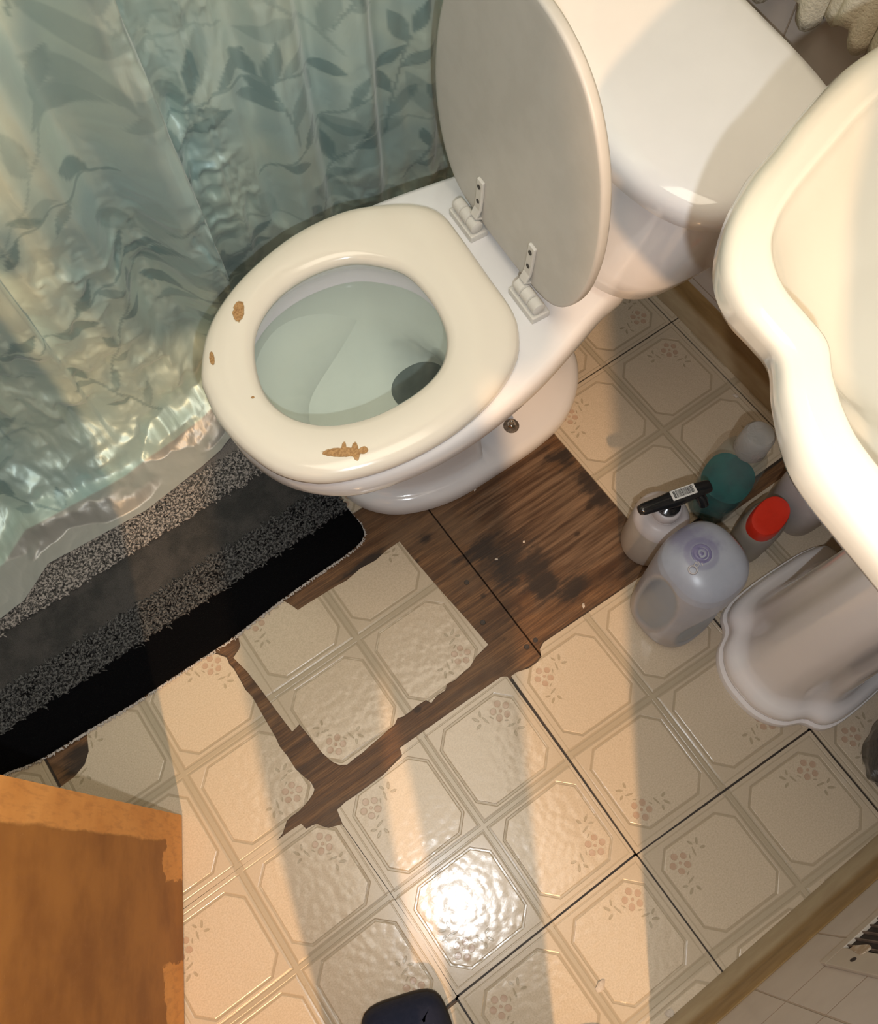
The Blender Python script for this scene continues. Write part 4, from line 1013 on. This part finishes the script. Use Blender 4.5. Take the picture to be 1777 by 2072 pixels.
# dark grey plastic bag by the right wall
bagc = (.712, -.425)
rgb_ = random.Random(4)
bl_ = []
for k, (z, s_) in enumerate(((.0006, .80), (.01, .98), (.04, 1.06), (.08, 1.0), (.12, .86), (.15, .62), (.17, .40), (.185, .26), (.20, .34), (.21, .30))):
    L = []
    for i in range(64):
        a = 2 * math.pi * i / 64
        w = 1 + .07 * noise.noise(Vector((math.cos(a) * 2.2, math.sin(a) * 2.2, z * 14))) + .05 * noise.noise(Vector((math.cos(a) * 6, math.sin(a) * 6, z * 40)))
        L.append((bagc[0] + math.cos(a) * .083 * s_ * w, bagc[1] + math.sin(a) * .055 * s_ * w, z + (.004 * noise.noise(Vector((a * 2, z * 30, 1))) if z > .005 else 0)))
    bl_.append(np.array(L))
bag = mesh_obj('plastic_bag', *loft(bl_), simple_noise_mat('grey_black_film', (.030, .032, .033), (.05, .05, .05), .22, 30, .006), None, True)
tag(bag, 'dark grey crumpled plastic bag on the floor at the right of the pedestal base', 'bag')

# towel on the wall behind the toilet tank
def towel():
    nx, nz = 90, 50; V = []; 
    for j in range(nz):
        for i in range(nx):
            u = i / (nx - 1); v = j / (nz - 1); y = .10 + .32 * u; zb = .600 + .010 * math.sin(u * 26) + .008 * math.sin(u * 61 + 1) - .03 * (u - .5)
            z = zb + (1.25 - zb) * v; x = .936 + .008 * math.sin(u * 33) + .003 * math.sin(u * 90 + v * 7)
            V.append((x, y, z))
    F = [(j * nx + i, j * nx + i + 1, (j + 1) * nx + i + 1, (j + 1) * nx + i) for j in range(nz - 1) for i in range(nx - 1)]
    m_, nt, b_ = mat('towel_cloth', (.6, .55, .42), .9); o = coords(nt)
    n = noise_n(nt, o, 300, 2); setc(nt, b_, mixc(nt, step(n, .3, .7), (.62, .57, .45), (.55, .50, .38))); bump(nt, b_, n, .6, .002)
    q = mesh_obj('hand_towel', V, F, m_, None, True); md = q.modifiers.new('thickness', 'SOLIDIFY'); md.thickness = .006; return q
tw = towel(); tag(tw, 'cream hand towel hanging on the wall behind the toilet tank', 'towel')
rod = thing('towel_bar', (.925, .26, 1.25), 'chrome towel bar on the wall above the toilet tank', 'towel bar')
adopt(rod, mesh_obj('bar', *tube([(.936, .07, 1.2535), (.936, .45, 1.2535)], .006, 14), M_CHROME))
for y in (.07, .45): adopt(rod, mesh_obj('bracket', *tube([(.953, y, 1.2535), (.93, y, 1.2535)], [.014, .009], 14), M_CHROME, None, True, 50))
pot = mesh_obj('toilet_brush_pot', *loft([at(circle(.893, .262, r), z) for r, z in ((.028, .0006), (.032, .004), (.036, .10), (.034, .13))]), M_PORC)
bpy.data.objects.remove(pot)

# crumbs of tile grout and plaster lying about
M_CRUMB = simple_noise_mat('plaster_crumb', (.62, .55, .47), (.5, .42, .34), .8, 200)
def crumb(x, y, z, r, lab, seed, n=9):
    rg = random.Random(seed); bm = bmesh.new(); bmesh.ops.create_icosphere(bm, subdivisions=2, radius=1.0)
    for v in bm.verts:
        f = 1 + .35 * noise.noise(v.co * 1.7 + Vector((seed, 0, 0))); v.co = Vector((v.co.x * r[0] * f, v.co.y * r[1] * f, max(v.co.z, -.5) * r[2] * f + r[2] * .5))
    o = bm_obj('plaster_crumb', bm, M_CRUMB, None, True); o.location = (x, y, z); o.rotation_euler[2] = rg.uniform(0, 3)
    tag(o, lab, 'crumb', 'plaster crumbs on the floor')
crumb(.158, -.402, .0003, (.009, .005, .0016), 'flat pale crumb on the warmly lit tile near the doorway', 1)
crumb(.211, -.478, .0003, (.006, .005, .0018), 'round pale crumb against the foot of the right wall trim', 2)
crumb(.458, .148, -.0032, (.0026, .0018, .0012), 'tiny white crumb in the middle of the stained bare wood', 3)
crumb(.449, .266, -.0032, (.0032, .002, .0014), 'white crumb on bare wood near the toilet foot', 4)
crumb(.908, .146, .0003, (.005, .004, .0016), 'white crumb at the back wall trim beyond the toilet', 5)
crumb(.405, .150, -.0032, (.0028, .0018, .0013), 'small crumb beside the black mould stain on the wood', 6)
crumb(.468, .012, -.0032, (.0040, .0022, .0016), 'pale splinter near the lower edge of the bare wood', 7)
crumb(.006, .262, .0003 - .0035, (.007, .0022, .0014), 'white scrap at the rug edge next to the loose tile', 8)
# nail heads in the plywood
M_NAIL = simple_noise_mat('rusty_nail', (.05, .03, .02), (.02, .014, .01), .5, 300)
for k, (x, y) in enumerate(((.327, .081), (.358, .012), (.345, .147), (.375, .0125))):
    bm = bmesh.new(); bmesh.ops.create_cone(bm, cap_ends=True, segments=14, radius1=.0042, radius2=.0038, depth=.0010)
    o = bm_obj('nail', bm, M_NAIL, floor, True); o.location = (x, y, -.0035)

# ================================================================== THE PERSON HOLDING THE PHONE (only one foot reaches into the picture)
SKIN = simple_noise_mat('skin', (.50, .31, .22), (.46, .27, .19), .5, 40)
NAVY = simple_noise_mat('navy_fleece', (.006, .010, .030), (.010, .014, .036), .9, 120, .002)
SHIRT = simple_noise_mat('dark_jersey', (.05, .05, .055), (.035, .035, .04), .85, 90, .001)
SOLE = simple_noise_mat('dark_sole', (.022, .016, .014), (.03, .022, .018), .6, 60)
HAIR = simple_noise_mat('brown_hair', (.04, .025, .015), (.07, .045, .03), .6, 150, .004)
def skin_mesh(name, joints, edges, m_, root=0, sub=2):
    me = bpy.data.meshes.new(name); me.from_pydata([j[0] for j in joints], edges, []); me.materials.append(m_)
    o = bpy.data.objects.new(name, me); COL.objects.link(o)
    md = o.modifiers.new('skin', 'SKIN'); md.use_smooth_shade = True
    sv = me.skin_vertices[0].data
    for i, j in enumerate(joints):
        r = j[1]; sv[i].radius = (r, r) if not isinstance(r, tuple) else r; sv[i].use_root = (i == root)
    s = o.modifiers.new('sub', 'SUBSURF'); s.levels = sub; s.render_levels = sub
    return o
person = thing('person', (-.07, -.44, 0), 'person in navy trousers standing at the lower edge, one foot showing', 'person')
fwd = Vector((.46, .888, 0)); side = Vector((.888, -.46, 0))       # side = their right
B = Vector((-.118, -.445, 0))
def P(f, s, z): q = B + fwd * f + side * s; return (q.x, q.y, z)
# skeleton: pelvis, spine, neck, head; arms bent forward to the phone; legs
J = [(P(0, 0, .93), .085), (P(-.01, 0, 1.10), .085), (P(-.02, 0, 1.28), .095), (P(-.01, 0, 1.40), .055), (P(.0, 0, 1.43), .050), (P(.02, 0, 1.485), .064), (P(.025, 0, 1.555), .078), (P(.01, 0, 1.62), .058),
     (P(-.02, .11, 1.36), .045), (P(-.03, .135, 1.20), .036), (P(.02, .14, 1.08), .032), (P(.13, .12, 1.14), .028), (P(.235, .105, 1.235), .022),
     (P(-.02, -.11, 1.36), .045), (P(-.03, -.135, 1.20), .036), (P(.02, -.135, 1.08), .032), (P(.13, -.07, 1.14), .030), (P(.225, .015, 1.235), .022),
     (P(0, .08, .86), .075), (P(.0, .09, .50), .052), (P(-.02, .09, .10), .034),
     (P(0, -.08, .86), .075), (P(.02, -.08, .50), .052), (P(.04, -.06, .10), .034)]
ED = [(0, 1), (1, 2), (2, 3), (3, 4), (4, 5), (5, 6), (6, 7), (2, 8), (8, 9), (9, 10), (10, 11), (11, 12), (2, 13), (13, 14), (14, 15), (15, 16), (16, 17), (0, 18), (18, 19), (19, 20), (0, 21), (21, 22), (22, 23)]
def world_parent(o): 
    o.parent = person; o.matrix_parent_inverse = Matrix.Translation(-Vector(person.location)); return o
body = world_parent(skin_mesh('body', J, ED, SKIN))
sh = world_parent(skin_mesh('sweatshirt', [(P(0, 0, .80), .138), (P(-.01, 0, 1.02), .122), (P(-.02, 0, 1.28), .104), (P(-.01, 0, 1.405), .066)] + [(q[0], q[1] + .013) for q in J[8:12]] + [(q[0], q[1] + .013) for q in J[13:17]], [(0, 1), (1, 2), (2, 3), (2, 4), (4, 5), (5, 6), (6, 7), (2, 8), (8, 9), (9, 10), (10, 11)], SHIRT))
# trousers with wide hems falling over the feet
world_parent(skin_mesh('trousers', [(P(0, 0, 1.00), .110), (P(0, .065, .86), .092), (P(0, .08, .50), .068), (P(-.02, .09, .10), .060), (P(0, -.065, .86), .092), (P(.02, -.08, .50), .070), (P(.03, -.06, .10), .060)], [(0, 1), (1, 2), (2, 3), (0, 4), (4, 5), (5, 6)], NAVY))
def shoe(toe, heel, w, name='shoe'):
    t, h = Vector((*toe, 0)), Vector((*heel, 0)); d = (t - h); L = d.length; d.normalize(); n = Vector((-d.y, d.x, 0))
    outl = [(0, 0), (.02, .6), (.15, .82), (.45, .80), (.70, 1.0), (.90, .96), (.985, .72), (1, 0), (.985, -.72), (.90, -.96), (.70, -1.0), (.45, -.85), (.15, -.82), (.02, -.6)]
    O = align(spline([tuple((h + d * (a * L) + n * (b_ * w)).to_2d()) for a, b_ in outl], 72))
    c = np.mean(O, 0)
    zt = lambda q, z0: np.array([z0 + .035 * max(0, min(1, (1 - (Vector((*p_, 0)) - h).dot(d) / L) * 1.6 - .2)) for p_ in q])
    sole = mesh_obj('sole', *loft([at(inset(O, .004), .0006), at(O, .004), at(O, .016), at(inset(O, .003), .019)]), SOLE, None, True, 60)
    l0, l1, l2, l3 = inset(O, .004), inset(O, .006), inset(O, .016), inset(O, .030)
    up_ = mesh_obj('slipper', *loft([at(l0, .017), at(inset(O, .001), .03), at(l1, zt(l1, .048)), at(l2, zt(l2, .060)), at(l3, zt(l3, .064))]), NAVY, None, True, 80)
    for q in (sole, up_): q.data.transform(Matrix.Translation(-Vector(person.location)))
    up_.parent = person; sole.parent = up_
    return up_
shoe((-.062, -.256), (-.155, -.512), .058)
shoe((.085, -.440), (-.020, -.660), .048)
# head details
hc = Vector(P(.030, 0, 1.545))
def blob(name, c, r, m_, sub=3, parent=None):
    bm = bmesh.new(); bmesh.ops.create_icosphere(bm, subdivisions=sub, radius=1.0)
    R = Matrix((fwd, side, (0, 0, 1))).transposed()
    for v in bm.verts: v.co = R @ Vector((v.co.x * r[0], v.co.y * r[1], v.co.z * r[2])) + Vector(c) - Vector(person.location)
    o = bm_obj(name, bm, m_, person, True, 180); return o
def at_head(f, s, z): return hc + fwd * f + side * s + Vector((0, 0, z))
hair = blob('hair', at_head(-.032, 0, .046), (.080, .083, .084), HAIR)
blob('nose', at_head(.078, 0, -.008), (.018, .012, .020), SKIN); blob('mouth', at_head(.062, 0, -.048), (.010, .024, .006), simple_noise_mat('lips', (.42, .18, .14), (.38, .16, .12), .5, 40))
for s_ in (-1, 1):
    blob('eye', at_head(.064, s_ * .030, .018), (.010, .014, .009), simple_noise_mat('eye_white', (.7, .68, .64), (.05, .03, .02), .2, 60)); blob('ear', at_head(-.005, s_ * .076, .0), (.018, .009, .030), SKIN)
# hands: palm and five fingers each, closed on the lower edges of the phone
Rt, Dn, Fw = Vector(RIGHT), Vector(DOWN), Vector(FWD); C0 = Vector(CAM)
ph_c = C0 + Dn * .058 + Rt * .022 - Fw * .010        # phone centre, just behind the lens plane
def pp(r, d, f): q = ph_c + Rt * r + Dn * d + Fw * f; return (q.x, q.y, q.z)
for s_, wrist in ((1, J[12][0]), (-1, J[17][0])):
    X_ = .040 * s_
    Jh = [(wrist, .020), (pp(X_ * 1.35, .110, -.030), .018), (pp(X_ * 1.40, .085, -.022), .016)]; Eh = [(0, 1), (1, 2)]
    for k in range(4):
        d0 = .098 - k * .017; L = (.85, 1.0, .95, .75)[k]
        b_ = len(Jh); Jh += [(pp(X_ * 1.42, d0, -.010), .0088), (pp(X_ * 1.25, d0 - .003, .0125), .0080), (pp(X_ * (1.22 - .45 * L), d0 - .004, .0140), .0070)]
        Eh += [(2 if k > 1 else 1, b_), (b_, b_ + 1), (b_ + 1, b_ + 2)]
    b_ = len(Jh); Jh += [(pp(X_ * 1.22, .072, -.026), .0105), (pp(X_ * .80, .052, -.020), .0092), (pp(X_ * .42, .038, -.018), .0082)]; Eh += [(1, b_), (b_, b_ + 1), (b_ + 1, b_ + 2)]
    world_parent(skin_mesh('hand', Jh, Eh, SKIN))
ph = thing('phone', tuple(ph_c), 'black phone held in both hands above the floor, out of the picture', 'phone')
Mp = Matrix((Rt, -Dn, -Fw)).transposed().to_4x4(); Mp.translation = ph_c
ph.matrix_world = Mp
bm = bmesh.new(); box_bm(bm, -.037, .037, -.075, .075, -.004, .004, .003); bo = bm_obj('phone_body', bm, M_BLACK, ph, True)
bm = bmesh.new(); box_bm(bm, -.034, .034, -.071, .071, .0041, .0046); bm_obj('screen', bm, simple_noise_mat('dark_glass', (.02, .02, .025), (.015, .015, .02), .08, 5), ph)
